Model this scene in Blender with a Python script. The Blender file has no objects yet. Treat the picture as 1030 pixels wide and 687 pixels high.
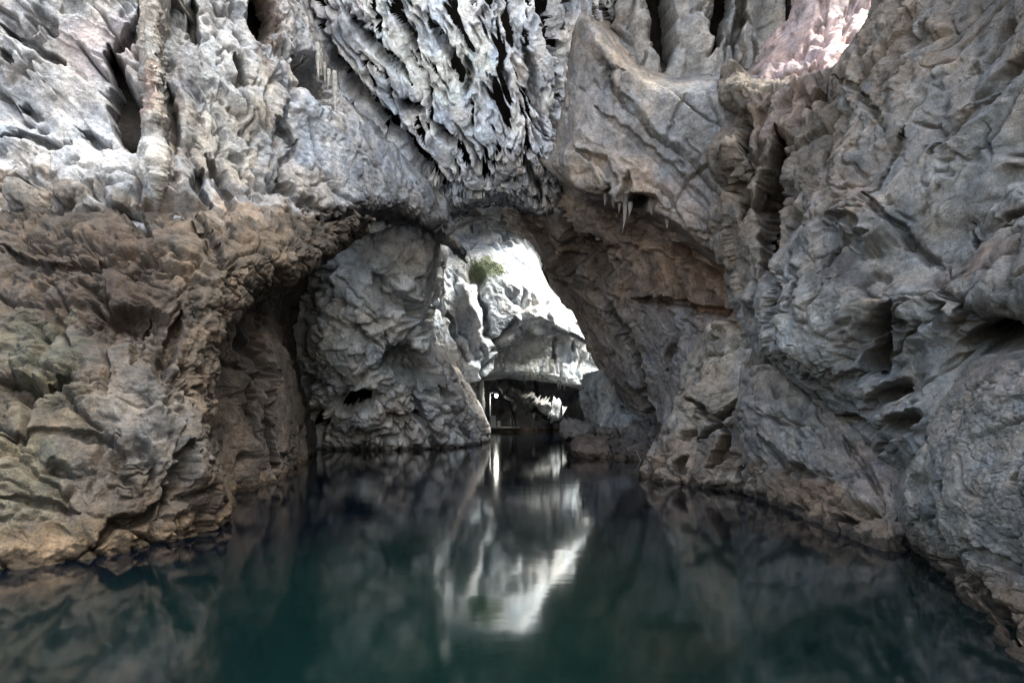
import bpy, math, random
import numpy as np

# ------------------------------------------------------------------ basics
W0, H0, F, HOR, CAMH = 1030.0, 687.0, 515.0, 420.0, 1.7
SC = bpy.context.scene
COL = SC.collection
rng = np.random.default_rng(7)
random.seed(7)
QUAL = 1.0          # mesh points per photo pixel


def at(px, py, d):
    """photo pixel + distance in metres -> a point of the cave"""
    return ((px - 515.0) / F * d, d, CAMH - (py - HOR) / F * d)


def tag(o, label=None, cat=None, group=None, kind=None):
    if label: o['label'] = label
    if cat: o['category'] = cat
    if group: o['group'] = group
    if kind: o['kind'] = kind
    return o


# ------------------------------------------------------------------ noise
def _h(ix, iy, iz, seed):
    h = (ix.astype(np.uint32) * np.uint32(0x8da6b343)) ^ (iy.astype(np.uint32) * np.uint32(0xd8163841)) ^ \
        (iz.astype(np.uint32) * np.uint32(0xcb1ab31f)) ^ np.uint32((seed * 0x9e3779b1) & 0xffffffff)
    h ^= h >> np.uint32(15); h *= np.uint32(0x2c1b3c6d); h ^= h >> np.uint32(12)
    h *= np.uint32(0x297a2d39); h ^= h >> np.uint32(15)
    return h


_G = rng.normal(size=(256, 3)).astype(np.float32)
_G /= np.linalg.norm(_G, axis=1, keepdims=True)
_R = rng.random((4096, 7)).astype(np.float32)


def perlin(p, seed=0):
    fl = np.floor(p)
    i = fl.astype(np.int64)
    f = (p - fl).astype(np.float32)
    u = f * f * f * (f * (f * 6 - 15) + 10)
    out = np.zeros(len(p), np.float32)
    for dx in (0, 1):
        wx = u[:, 0] if dx else 1 - u[:, 0]
        for dy in (0, 1):
            wy = u[:, 1] if dy else 1 - u[:, 1]
            for dz in (0, 1):
                wz = u[:, 2] if dz else 1 - u[:, 2]
                g = _G[_h(i[:, 0] + dx, i[:, 1] + dy, i[:, 2] + dz, seed) & np.uint32(255)]
                out += wx * wy * wz * (g[:, 0] * (f[:, 0] - dx) + g[:, 1] * (f[:, 1] - dy) + g[:, 2] * (f[:, 2] - dz))
    return out * 1.5


def fbm(p, octs=4, seed=0, gain=0.5, lac=2.03):
    a, s, out = 1.0, 1.0, 0
    for k in range(octs):
        out = out + a * perlin(p * s, seed + k * 17)
        a *= gain; s *= lac
    return out


def ridged(p, octs=4, seed=0, gain=0.5, lac=2.07):
    a, s, out = 1.0, 1.0, 0
    for k in range(octs):
        out = out + a * (1 - 2 * np.abs(perlin(p * s, seed + k * 31)))
        a *= gain; s *= lac
    return out


def vec_fbm(p, octs, seed):
    return np.stack([fbm(p, octs, seed + 101 * k) for k in range(3)], 1)


def worley(p, seed=0):
    """F1, F2, facet height (random tilted plane of the nearest cell), cell value"""
    i = np.floor(p).astype(np.int64)
    n = len(p)
    f1 = np.full(n, 9e9, np.float32); f2 = np.full(n, 9e9, np.float32)
    fac = np.zeros(n, np.float32); cv = np.zeros(n, np.float32)
    for dx in (-1, 0, 1):
        for dy in (-1, 0, 1):
            for dz in (-1, 0, 1):
                cx, cy, cz = i[:, 0] + dx, i[:, 1] + dy, i[:, 2] + dz
                r = _R[_h(cx, cy, cz, seed) & np.uint32(4095)]
                vx = (p[:, 0] - cx - r[:, 0]).astype(np.float32)
                vy = (p[:, 1] - cy - r[:, 1]).astype(np.float32)
                vz = (p[:, 2] - cz - r[:, 2]).astype(np.float32)
                d = vx * vx + vy * vy + vz * vz
                m = d < f1
                f2 = np.where(m, f1, np.minimum(f2, d))
                h = vx * (r[:, 3] - .5) + vy * (r[:, 4] - .5) + vz * (r[:, 5] - .5)
                fac = np.where(m, h * 2, fac); cv = np.where(m, r[:, 6], cv)
                f1 = np.where(m, d, f1)
    return np.sqrt(f1), np.sqrt(f2), fac, cv


def chisel(p, seed=0, tilt=1.6, amp=.7):
    """angular broken stone: upper and lower envelope of randomly tilted planes, one per cell"""
    i = np.floor(p).astype(np.int64)
    n = len(p)
    hi = np.full(n, -9e9, np.float32); lo = np.full(n, 9e9, np.float32)
    for dx in (-1, 0, 1):
        for dy in (-1, 0, 1):
            for dz in (-1, 0, 1):
                cx, cy, cz = i[:, 0] + dx, i[:, 1] + dy, i[:, 2] + dz
                r = _R[_h(cx, cy, cz, seed) & np.uint32(4095)]
                vx = (p[:, 0] - cx - r[:, 0]).astype(np.float32)
                vy = (p[:, 1] - cy - r[:, 1]).astype(np.float32)
                vz = (p[:, 2] - cz - r[:, 2]).astype(np.float32)
                d = vx * vx + vy * vy + vz * vz
                h = (vx * (r[:, 3] - .5) + vy * (r[:, 4] - .5) + vz * (r[:, 5] - .5)) * (2 * tilt) + amp * (r[:, 6] - .5)
                np.maximum(hi, h - .8 * d, out=hi); np.minimum(lo, h + .8 * d, out=lo)
    return hi, lo


def smooth(x, a, b):
    t = np.clip((x - a) / (b - a), 0, 1)
    return t * t * (3 - 2 * t)


# ------------------------------------------------------------------ splines
def catmull(pts, t):
    """pts (n,k), parameter t in [0,n-1]"""
    n = len(pts)
    i = np.clip(np.floor(t).astype(int), 0, n - 2)
    f = (t - i)[:, None]
    p1, p2 = pts[i], pts[i + 1]
    p0 = pts[np.maximum(i - 1, 0)]; p3 = pts[np.minimum(i + 2, n - 1)]
    p0 = np.where((i == 0)[:, None], 2 * p1 - p2, p0)
    p3 = np.where((i == n - 2)[:, None], 2 * p2 - p1, p3)
    m1 = (p2 - p0) * .42; m2 = (p3 - p1) * .42
    f2, f3 = f * f, f * f * f
    return (2 * f3 - 3 * f2 + 1) * p1 + (f3 - 2 * f2 + f) * m1 + (-2 * f3 + 3 * f2) * p2 + (f3 - f2) * m2


def chord(pts, n):
    """n evenly spaced spline parameters by picture length (a bit of depth counted in)"""
    q = pts.copy(); q[:, 2] = np.log(q[:, 2]) * 120
    seg = np.linalg.norm(np.diff(q, axis=0), axis=1)
    c = np.concatenate([[0], np.cumsum(seg)])
    return np.interp(np.linspace(0, c[-1], n), c, np.arange(len(pts)))


def patch(rows, q=1.0):
    """control rows of (px,py,d) -> dense (nv,nu,3) grid of the same"""
    rows = [np.array(r, float) for r in rows]
    ext = []
    for r in rows:
        ext.append(np.sum(np.linalg.norm(np.diff(r[:, :2], axis=0), axis=1) + 60 * np.abs(np.diff(np.log(r[:, 2])))))
    nu = int(max(ext) * QUAL * q) // 8 * 8 + 1
    cols = []
    for r in rows:
        r = r.copy(); t = chord(r, 41)
        r2 = r.copy(); r2[:, 2] = np.log(r2[:, 2])
        cols.append(catmull(r2, t))
    g = np.stack(cols)                                   # (rows,41,3)
    ext = np.max(np.sum(np.linalg.norm(np.diff(g[:, :, :2], axis=0), axis=2), axis=0))
    nv = int(ext * QUAL * q) // 8 * 8 + 1
    mid = g[:, 20].copy(); mid[:, 2] = np.exp(mid[:, 2])
    tv = chord(mid, nv)
    gv = np.stack([catmull(g[:, k], tv) for k in range(41)], 1)     # (nv,41,3)
    tu = np.linspace(0, 40, nu)
    out = np.stack([catmull(gv[k], tu) for k in range(nv)], 0)      # (nv,nu,3)
    out[..., 2] = np.exp(out[..., 2])
    return out


def grid_normals(P):
    du = np.gradient(P, axis=1); dv = np.gradient(P, axis=0)
    n = np.cross(dv, du)
    n /= np.linalg.norm(n, axis=2, keepdims=True) + 1e-9
    return n


def seg_dist(x, y, pl):
    """distance in pixels to a polyline, and the position along it 0..1"""
    best = np.full(x.shape, 1e9); pos = np.zeros(x.shape)
    n = len(pl) - 1
    for k in range(n):
        (x0, y0), (x1, y1) = pl[k], pl[k + 1]
        dx, dy = x1 - x0, y1 - y0
        t = np.clip(((x - x0) * dx + (y - y0) * dy) / (dx * dx + dy * dy + 1e-9), 0, 1)
        d = np.hypot(x - x0 - t * dx, y - y0 - t * dy)
        m = d < best
        best = np.where(m, d, best); pos = np.where(m, (k + t) / n, pos)
    return best, pos


# ------------------------------------------------------------------ materials
def nodes_of(name):
    m = bpy.data.materials.new(name); m.use_nodes = True
    nt = m.node_tree
    return m, nt, nt.nodes, nt.links, nt.nodes['Principled BSDF']


def rock_material(name, rough=0.82, crack=0.5, grain=1.0, crack_scale=2.2, wetness=True):
    m, nt, N, L, B = nodes_of(name)
    a = N.new('ShaderNodeAttribute'); a.attribute_name = 'rock_colour'
    c = N.new('ShaderNodeAttribute'); c.attribute_name = 'rock_space'
    geo = N.new('ShaderNodeNewGeometry')
    # mottled mineral tone
    n1 = N.new('ShaderNodeTexNoise'); n1.inputs['Scale'].default_value = 5.5; n1.inputs['Detail'].default_value = 9; n1.inputs['Roughness'].default_value = .68
    L.new(c.outputs['Vector'], n1.inputs['Vector'])
    r1 = N.new('ShaderNodeMapRange'); r1.inputs[1].default_value = .32; r1.inputs[2].default_value = .68; r1.inputs[3].default_value = .55; r1.inputs[4].default_value = 1.38
    L.new(n1.outputs['Fac'], r1.inputs[0])
    n2 = N.new('ShaderNodeTexNoise'); n2.inputs['Scale'].default_value = 38; n2.inputs['Detail'].default_value = 5; n2.inputs['Roughness'].default_value = .7
    L.new(c.outputs['Vector'], n2.inputs['Vector'])
    r2 = N.new('ShaderNodeMapRange'); r2.inputs[1].default_value = .3; r2.inputs[2].default_value = .7; r2.inputs[3].default_value = .72; r2.inputs[4].default_value = 1.27
    L.new(n2.outputs['Fac'], r2.inputs[0])
    mu = N.new('ShaderNodeMath'); mu.operation = 'MULTIPLY'
    L.new(r1.outputs[0], mu.inputs[0]); L.new(r2.outputs[0], mu.inputs[1])
    # dark lichen / manganese specks
    v = N.new('ShaderNodeTexNoise'); v.inputs['Scale'].default_value = 17; v.inputs['Detail'].default_value = 6; v.inputs['Roughness'].default_value = .75
    L.new(c.outputs['Vector'], v.inputs['Vector'])
    rv = N.new('ShaderNodeMapRange'); rv.inputs[1].default_value = .57; rv.inputs[2].default_value = .72; rv.inputs[3].default_value = 1; rv.inputs[4].default_value = .45
    L.new(v.outputs['Fac'], rv.inputs[0])
    mu2 = N.new('ShaderNodeMath'); mu2.operation = 'MULTIPLY'
    L.new(mu.outputs[0], mu2.inputs[0]); L.new(rv.outputs[0], mu2.inputs[1])
    wn = N.new('ShaderNodeTexNoise'); wn.inputs['Scale'].default_value = 3.1; wn.inputs['Detail'].default_value = 4
    L.new(c.outputs['Vector'], wn.inputs['Vector'])
    wv = N.new('ShaderNodeVectorMath'); wv.operation = 'SCALE'; wv.inputs['Scale'].default_value = .5
    L.new(wn.outputs['Color'], wv.inputs[0])
    ad = N.new('ShaderNodeVectorMath'); ad.operation = 'ADD'
    L.new(c.outputs['Vector'], ad.inputs[0]); L.new(wv.outputs[0], ad.inputs[1])
    vo = N.new('ShaderNodeTexVoronoi'); vo.feature = 'DISTANCE_TO_EDGE'; vo.inputs['Scale'].default_value = crack_scale
    L.new(ad.outputs[0], vo.inputs['Vector'])
    vr = N.new('ShaderNodeMapRange'); vr.inputs[1].default_value = 0; vr.inputs[2].default_value = .03; vr.inputs[3].default_value = 0; vr.inputs[4].default_value = 1
    L.new(vo.outputs['Distance'], vr.inputs[0])
    pm = N.new('ShaderNodeMapRange'); pm.inputs[1].default_value = .42; pm.inputs[2].default_value = .58; pm.inputs[3].default_value = 1; pm.inputs[4].default_value = 1 - .62 * crack
    L.new(n1.outputs['Fac'], pm.inputs[0])
    dl = N.new('ShaderNodeMix'); dl.data_type = 'FLOAT'
    L.new(vr.outputs[0], dl.inputs['Factor']); L.new(pm.outputs[0], dl.inputs['A']); dl.inputs['B'].default_value = 1
    mu3 = N.new('ShaderNodeMath'); mu3.operation = 'MULTIPLY'
    L.new(mu2.outputs[0], mu3.inputs[0]); L.new(dl.outputs['Result'], mu3.inputs[1]); mu2 = mu3
    sc = N.new('ShaderNodeVectorMath'); sc.operation = 'SCALE'
    L.new(a.outputs['Color'], sc.inputs[0]); L.new(mu2.outputs[0], sc.inputs['Scale'])
    last = sc.outputs[0]
    L.new(last, B.inputs['Base Color'])
    B.inputs['Roughness'].default_value = rough
    B.inputs['Specular IOR Level'].default_value = .25
    # relief
    b1 = N.new('ShaderNodeTexNoise'); b1.inputs['Scale'].default_value = 16; b1.inputs['Detail'].default_value = 8; b1.inputs['Roughness'].default_value = .62
    L.new(c.outputs['Vector'], b1.inputs['Vector'])
    vm = N.new('ShaderNodeMath'); vm.operation = 'MULTIPLY'; vm.inputs[1].default_value = crack * .12
    L.new(vr.outputs[0], vm.inputs[0])
    sm = N.new('ShaderNodeMath'); sm.operation = 'ADD'
    L.new(vm.outputs[0], sm.inputs[0]); L.new(b1.outputs['Fac'], sm.inputs[1])
    bp = N.new('ShaderNodeBump'); bp.inputs['Strength'].default_value = .8 * grain; 
    sa = N.new('ShaderNodeAttribute'); sa.attribute_type = 'OBJECT'; sa.attribute_name = 'rock_scale'
    sd = N.new('ShaderNodeMath'); sd.operation = 'MULTIPLY'; sd.inputs[1].default_value = .07
    L.new(sa.outputs['Fac'], sd.inputs[0]); L.new(sd.outputs[0], bp.inputs['Distance'])
    L.new(sm.outputs[0], bp.inputs['Height'])
    L.new(bp.outputs['Normal'], B.inputs['Normal'])
    return m


def plain_material(name, colr, rough=.6, metal=0.0, emit=None, noise=.25, scale=9.0):
    m, nt, N, L, B = nodes_of(name)
    n = N.new('ShaderNodeTexNoise'); n.inputs['Scale'].default_value = scale; n.inputs['Detail'].default_value = 6
    tc = N.new('ShaderNodeTexCoord'); L.new(tc.outputs['Object'], n.inputs['Vector'])
    r = N.new('ShaderNodeMapRange'); r.inputs[1].default_value = .3; r.inputs[2].default_value = .7
    r.inputs[3].default_value = 1 - noise; r.inputs[4].default_value = 1 + noise
    L.new(n.outputs['Fac'], r.inputs[0])
    s = N.new('ShaderNodeVectorMath'); s.operation = 'SCALE'; s.inputs[0].default_value = colr
    L.new(r.outputs[0], s.inputs['Scale']); L.new(s.outputs[0], B.inputs['Base Color'])
    B.inputs['Roughness'].default_value = rough; B.inputs['Metallic'].default_value = metal
    if emit:
        B.inputs['Emission Color'].default_value = (*emit[0], 1); B.inputs['Emission Strength'].default_value = emit[1]
    return m


# ------------------------------------------------------------------ meshes
def make_mesh(name, verts, faces_flat, counts, mat, colour=None, space=None, parent=None, loc=None):
    """one mesh object from flat polygon arrays; its origin sits at loc"""
    me = bpy.data.meshes.new(name)
    v = np.asarray(verts, np.float32)
    if parent: v = v - np.array(parent.location, np.float32)
    elif loc is not None: v = v - np.asarray(loc, np.float32)
    me.vertices.add(len(v)); me.vertices.foreach_set('co', v.ravel())
    me.loops.add(len(faces_flat)); me.loops.foreach_set('vertex_index', np.asarray(faces_flat, np.int32))
    me.polygons.add(len(counts))
    st = np.concatenate([[0], np.cumsum(counts)[:-1]]).astype(np.int32)
    me.polygons.foreach_set('loop_start', st)
    me.polygons.foreach_set('use_smooth', np.ones(len(counts), bool))
    me.update(calc_edges=True); me.validate()
    if colour is not None:
        a = me.attributes.new('rock_colour', 'FLOAT_COLOR', 'POINT')
        a.data.foreach_set('color', np.concatenate([colour, np.ones((len(colour), 1))], 1).astype(np.float32).ravel())
    if space is not None:
        a = me.attributes.new('rock_space', 'FLOAT_VECTOR', 'POINT')
        a.data.foreach_set('vector', space.astype(np.float32).ravel())
    me.materials.append(mat)
    o = bpy.data.objects.new(name, me); COL.objects.link(o)
    if loc is not None and not parent: o.location = loc
    if parent: o.parent = parent
    return o


def rot(v, axis, a):
    axis = np.array(axis, float); axis /= np.linalg.norm(axis)
    c, s = math.cos(a), math.sin(a)
    return v * c + np.cross(axis, v) * s + np.outer(v @ axis, axis) * (1 - c)


def frame(d, k):
    """scale matrix that stretches noise along direction d by k"""
    d = np.array(d, float); d /= np.linalg.norm(d)
    return np.eye(3) - np.outer(d, d) * (1 - 1.0 / k)


from concurrent.futures import ThreadPoolExecutor
POOL = ThreadPoolExecutor(4)


def pfbm(Q, octs=4, seed=0, gain=0.5):
    return np.concatenate(list(POOL.map(lambda q: fbm(q, octs, seed, gain), np.array_split(Q, 8))))


def relief(Q, st, seed):
    parts = np.array_split(Q, 8) if len(Q) > 4000 else [Q]
    return np.concatenate(list(POOL.map(lambda q: relief_part(q, st, seed), parts)))


def relief_part(Q, st, seed):
    """height of the rock surface (in units of about 50 picture pixels) at noise coordinates Q"""
    h = np.zeros(len(Q), np.float32)
    wq = Q + .35 * vec_fbm(Q * .9, 3, seed + 5)
    if st.get('big'): h += st['big'] * fbm(Q * .55, 3, seed)
    if st.get('lump'): h += st['lump'] * (1 - np.abs(fbm(Q * 1.3, 3, seed + 3)) * 1.8)
    if st.get('facet'):
        M = frame(*st['fdir']) if 'fdir' in st else np.eye(3)
        ws = st.get('fwarp', .25)
        fq = Q + ws * vec_fbm(Q * 1.7, 3, seed + 9)
        for fr, am in st['facet']:
            f1, f2, fac, cv = worley((fq @ M) * fr, seed + int(fr * 10))
            h += am * (fac + .45 * (cv - .5))
            e = smooth(f2 - f1, 0, .10)
            h -= am * .35 * (1 - e)
    if st.get('chisel'):
        M = frame(*st['kdir']) if 'kdir' in st else np.eye(3)
        kq = (Q + st.get('kwarp', .10) * vec_fbm(Q * 1.5, 3, seed + 13)) @ M
        for fr, am, mix in st['chisel']:
            hi, lo = chisel(kq * fr, seed + 7 + int(fr * 10))
            h += am * (mix * hi + (1 - mix) * lo)
    if st.get('shard'):
        d, fr, am = st['shard']
        M = frame(d, 5.0)
        sq = Q + .22 * vec_fbm(Q * 1.5, 4, seed + 21)
        s = sq @ M
        f1, f2, fac, cv = worley(s * fr, seed + 33)
        h += am * (1.0 * (cv - .45) + .7 * fac)
        f1, f2, fac, cv = worley(s * fr * 2.3, seed + 34)
        h += am * .45 * ((cv - .5) + .8 * fac)
        g = fbm(s * fr * .6, 3, seed + 35)
        h -= am * 2.3 * smooth(g, .12, .42)             # deep gaps between the plates
    for d, k, fr, lo_, am in (st.get('gap') or []):        # black open gaps between splintered plates
        M = frame(d, k)
        n = fbm((Q + .045 * vec_fbm(Q * 2.2, 3, seed + 121)) @ M * fr, 3, seed + 122 + int(fr * 10), gain=.45)
        h -= am * smooth(n, lo_, lo_ + .09)
        h = np.where(n > lo_ + .12, h - 60, h)
    if st.get('flute'):
        d, fr, am = st['flute']
        M = frame(d, 7.0)
        s = (Q + .10 * vec_fbm(Q * 1.2, 2, seed + 41)) @ M
        h += am * ridged(s * fr, 3, seed + 43)
    for d, fr, stp, dep in (st.get('joint') or []):        # families of parallel fracture planes: stepped slabs and open joints
        d = np.array(d, float) / np.linalg.norm(d)
        jq = Q + .16 * vec_fbm(Q * .8, 3, seed + 131) + .035 * vec_fbm(Q * 4.5, 2, seed + 132)
        t = (jq @ d) * fr + .55 * fbm(Q * .45, 2, seed + 133)
        k = np.floor(t); f = (t - k).astype(np.float32)
        kk = k.astype(np.int64)
        off = ((_h(kk, kk * 0 + int(fr * 100), kk * 0, seed + 134) & np.uint32(1023)).astype(np.float32) / 1023 - .5)
        til = ((_h(kk, kk * 0 + int(fr * 100), kk * 0 + 5, seed + 135) & np.uint32(1023)).astype(np.float32) / 1023 - .5)
        pres = smooth(fbm(Q * .7, 3, seed + 136 + int(fr * 10)), -.25, .2)
        h += stp * (off + 1.5 * til * (f - .5)) * (.35 + .65 * pres)
        e = np.minimum(f, 1 - f) / fr
        h -= dep * np.exp(-(e / .045) ** 2) * pres
    if st.get('strata'):
        d, fr, am = st['strata']
        d = np.array(d, float) / np.linalg.norm(d)
        t = (wq @ d) * fr + .5 * fbm(Q * .8, 3, seed + 51)
        f = t - np.floor(t)
        h += am * (f - .5) * (.4 + .8 * np.clip(.5 + fbm(Q * 1.1, 2, seed + 52), 0, 1))
    for fr, wd, am in (st.get('crack') or []):
        M = frame(*st['cdir']) if 'cdir' in st else np.eye(3)
        cq = (Q + .22 * vec_fbm(Q * 2.1, 3, seed + 61)) @ M
        f1, f2, fac, cv = worley(cq * fr, seed + 63)
        pres = np.clip(.65 + 1.2 * fbm(Q * .7, 2, seed + 64), 0, 1)
        h -= am * np.exp(-((f2 - f1) / wd) ** 2) * pres
    for fr, am in (st.get('pillow') or []):             # rounded blocks between joints
        M = frame(*st['cdir']) if 'cdir' in st else np.eye(3)
        cq = (Q + .20 * vec_fbm(Q * 1.6, 3, seed + 161)) @ M
        f1, f2, fac, cv = worley(cq * fr, seed + 163)
        h += am * (np.sqrt(np.clip((f2 - f1) / .45, 0, 1)) + .5 * fac + .3 * cv)
    for d, k, fr, wd, am in (st.get('crev') or []):      # long wandering crevices
        M = frame(d, k)
        n = fbm((Q + .12 * vec_fbm(Q * 2.3, 2, seed + 65)) @ M * fr, 3, seed + 66 + int(fr * 10))
        pres = smooth(fbm(Q * fr * .55, 2, seed + 67), -.12, .22)
        h -= am * np.exp(-(n / wd) ** 2) * pres
    if st.get('pit'):
        fr, am = st['pit']
        f1, f2, fac, cv = worley((Q + .2 * vec_fbm(Q * 2, 2, seed + 71)) * fr, seed + 73)
        h -= am * np.clip(1 - f1 * 1.7, 0, 1) * (cv > .45)
    if st.get('rough'): h += st['rough'] * ridged(wq * 3.1, 3, seed + 81)
    if st.get('fine', .02): h += .6 * st.get('fine', .02) * fbm(Q * 11, 3, seed + 91, gain=.55)
    return h


CLAIMED = []


def rock(name, rows, dref, style, base=(.3, .29, .28), paint=(), strokes=(), mat=None, q=1.0, thick=3.0, seed=1,
         label=None, cat='rock', kind='thing', group=None, parent=None, push=None, band=.36, regions=()):
    """A body of rock: a spline surface through control points, carved and roughened, with a thick closed back."""
    g = patch(rows, q)
    nv, nu = g.shape[:2]
    px, py, dd = g[..., 0], g[..., 1], g[..., 2]
    P = np.stack([(px - 515) / F * dd, dd, CAMH - (py - HOR) / F * dd], 2)
    Nn = grid_normals(P)
    s = dref / 10.0
    Q = (P / s).reshape(-1, 3) + seed * 13.7
    # the strokes wander a little
    wx = (px + 5 * pfbm(Q * 1.3, 4, seed + 201).reshape(px.shape) + 2.0 * pfbm(Q * 5, 3, seed + 202).reshape(px.shape))
    wy = (py + 5 * pfbm(Q * 1.3, 4, seed + 203).reshape(px.shape) + 2.0 * pfbm(Q * 5, 3, seed + 204).reshape(px.shape))
    h = relief(Q, style, seed).reshape(px.shape)
    for msk_c, st2 in regions:                       # other rock character inside a soft region
        w = region_weight(px, py, msk_c, Q, seed)
        if w.max() < .01: continue
        h2 = relief(Q, st2, seed + 400).reshape(px.shape)
        h = h * (1 - w) + h2 * w
    cut = h < -20
    h = np.where(cut, np.maximum(h + 60, -2), h)
    hs = np.zeros(px.shape)
    for stz in strokes:
        if stz[0] == 'crack':                        # polyline, half width px, depth
            _, pl, wd, dp = stz
            d, t = seg_dist(wx, wy, pl)
            taper = np.clip(np.minimum(t, 1 - t) * 6, .25, 1)
            hs = hs - dp * np.exp(-(d / (wd * taper)) ** 4)
            if dp >= 1.0: cut |= d < .6 * wd * taper
        elif stz[0] == 'ridge':
            _, pl, wd, dp = stz
            d, t = seg_dist(wx, wy, pl)
            hs = hs + dp * np.exp(-(d / wd) ** 2)
        elif stz[0] == 'step':                       # ledge: everything on one side stands out
            _, pl, wd, dp = stz
            best = np.full(px.shape, 1e9); sg = np.zeros(px.shape)
            for k in range(len(pl) - 1):
                (x0, y0), (x1, y1) = pl[k], pl[k + 1]
                dx, dy = x1 - x0, y1 - y0
                t = np.clip(((wx - x0) * dx + (wy - y0) * dy) / (dx * dx + dy * dy), 0, 1)
                ex, ey = wx - x0 - t * dx, wy - y0 - t * dy
                d = np.hypot(ex, ey); m = d < best
                best = np.where(m, d, best)
                sg = np.where(m, np.sign(dx * ey - dy * ex), sg)
            hs = hs - dp * np.where(sg > 0, np.exp(-best / wd), 0)   # undercut on the right-hand side of travel
        elif stz[0] == 'pit':                        # ellipse: cx,cy,rx,ry,angle,depth
            _, cx, cy, rx, ry, an, dp = stz[:7]
            ca, sa = math.cos(math.radians(an)), math.sin(math.radians(an))
            ex = ((wx - cx) * ca + (wy - cy) * sa) / rx; ey = (-(wx - cx) * sa + (wy - cy) * ca) / ry
            r = np.sqrt(ex * ex + ey * ey)
            hs = hs - dp * (1 - smooth(r, .35, 1.15))
            if len(stz) > 7: cut |= r < .62
        elif stz[0] == 'bump':
            _, cx, cy, rx, ry, an, dp = stz
            ca, sa = math.cos(math.radians(an)), math.sin(math.radians(an))
            ex = ((wx - cx) * ca + (wy - cy) * sa) / rx; ey = (-(wx - cx) * sa + (wy - cy) * ca) / ry
            hs = hs + dp * np.exp(-(ex * ex + ey * ey) * 1.3)
    view = np.array([0, 0, CAMH]) - P
    view /= np.linalg.norm(view, axis=2, keepdims=True)
    turn = smooth(np.abs((view * Nn).sum(2)), .08, .5)
    sd = Nn + 1.3 * view; sd /= np.linalg.norm(sd, axis=2, keepdims=True)
    P2 = P + Nn * (h * s * (.7 + .3 * turn))[..., None] + sd * (hs * s)[..., None]
    # colours of the stone and the patches painted over it
    Qf = Q
    colr = np.tile(np.array(base, np.float32), (nv * nu, 1))
    brk = (pfbm(Qf * 1.1, 5, seed + 301, gain=.62)).reshape(px.shape)
    brk2 = (pfbm(Qf * 3.3, 4, seed + 302, gain=.65)).reshape(px.shape)
    for cx, cy, rx, ry, an, cc, st_ in paint:
        ca, sa = math.cos(math.radians(an)), math.sin(math.radians(an))
        ex = ((px - cx) * ca + (py - cy) * sa) / rx; ey = (-(px - cx) * sa + (py - cy) * ca) / ry
        r = np.sqrt(ex * ex + ey * ey)
        w = (smooth(1.15 - r + .55 * brk + .3 * brk2, .0, .45) * st_).reshape(-1, 1)
        colr = colr * (1 - w) + np.array(cc, np.float32) * w
    tone = pfbm(Qf * .8, 4, seed + 305)[:, None]
    warm = pfbm(Qf * 1.9, 4, seed + 306)[:, None]
    colr = colr * (1 + .28 * tone)
    colr = colr * (1 + np.array([.16, .02, -.13]) * warm * .6)
    streak = pfbm(Q * np.array([2.6, 2.6, .35]), 4, seed + 307)[:, None]
    colr = colr * (1 + .38 * streak) * (1 + np.array([.05, 0, -.06]) * streak)
    # rusty tide mark above the water
    z = P2[..., 2].reshape(-1)
    if band:
        tz = z / band + .5 * brk.reshape(-1)
        w = (smooth(-tz, -1.0, -.3) * .65)[:, None]
        colr = colr * (1 - w) + np.array([.175, .122, .078]) * w * (1 + .3 * tone)
        wet = smooth(-(z / .17 + .7 * brk2.reshape(-1)), -1.0, -.65)[:, None]     # soaked stone at the waterline
        colr = colr * (1 - .7 * wet)
    colr = np.clip(colr, .015, .88)
    # closed back
    V = P2.reshape(-1, 3)
    idx = np.arange(nv * nu).reshape(nv, nu)
    quads = np.stack([idx[:-1, :-1], idx[1:, :-1], idx[1:, 1:], idx[:-1, 1:]], -1).reshape(-1, 4)
    cut[:2] = cut[-2:] = False; cut[:, :2] = cut[:, -2:] = False
    quads = quads[~cut.reshape(-1)[quads].any(1)]
    S = 8
    back = P[::S, ::S]
    nb = Nn[::S, ::S]
    if push is None: back = back - nb * thick
    else: back = back + np.array(push) * thick
    bi = (nv * nu + np.arange(back.shape[0] * back.shape[1])).reshape(back.shape[:2])
    bq = np.stack([bi[:-1, :-1], bi[:-1, 1:], bi[1:, 1:], bi[1:, :-1]], -1).reshape(-1, 4)
    ng = []

    def skirt(fl, bl, flip):
        for k in range(len(bl) - 1):
            seg = list(fl[k * S:(k + 1) * S + 1])
            poly = seg[::-1] + [bl[k], bl[k + 1]]
            ng.append(poly if not flip else poly[::-1])
    skirt(idx[0], bi[0], True); skirt(idx[-1], bi[-1], False)
    skirt(idx[:, 0], bi[:, 0], False); skirt(idx[:, -1], bi[:, -1], True)
    flat = np.concatenate([quads.ravel(), bq.ravel()] + [np.array(p) for p in ng])
    cnt = np.concatenate([np.full(len(quads) + len(bq), 4), np.array([len(p) for p in ng])])
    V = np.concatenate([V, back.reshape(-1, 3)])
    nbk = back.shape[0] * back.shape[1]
    colr = np.concatenate([colr, np.tile(np.array([.034, .029, .026], np.float32), (nbk, 1))])  # near-black back shell: the shade inside gaps and holes is painted
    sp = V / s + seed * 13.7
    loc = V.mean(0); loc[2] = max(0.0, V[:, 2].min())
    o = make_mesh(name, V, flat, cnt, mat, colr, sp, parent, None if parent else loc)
    o['rock_scale'] = s
    tag(o, label, cat if not parent else None, group, kind)
    return o


def region_weight(px, py, c, Q, seed):
    cx, cy, rx, ry, an = c
    ca, sa = math.cos(math.radians(an)), math.sin(math.radians(an))
    ex = ((px - cx) * ca + (py - cy) * sa) / rx; ey = (-(px - cx) * sa + (py - cy) * ca) / ry
    r = np.sqrt(ex * ex + ey * ey)
    return smooth(1.2 - r + .35 * fbm(Q * 1.2, 4, seed + 311).reshape(px.shape), 0, .4)


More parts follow.
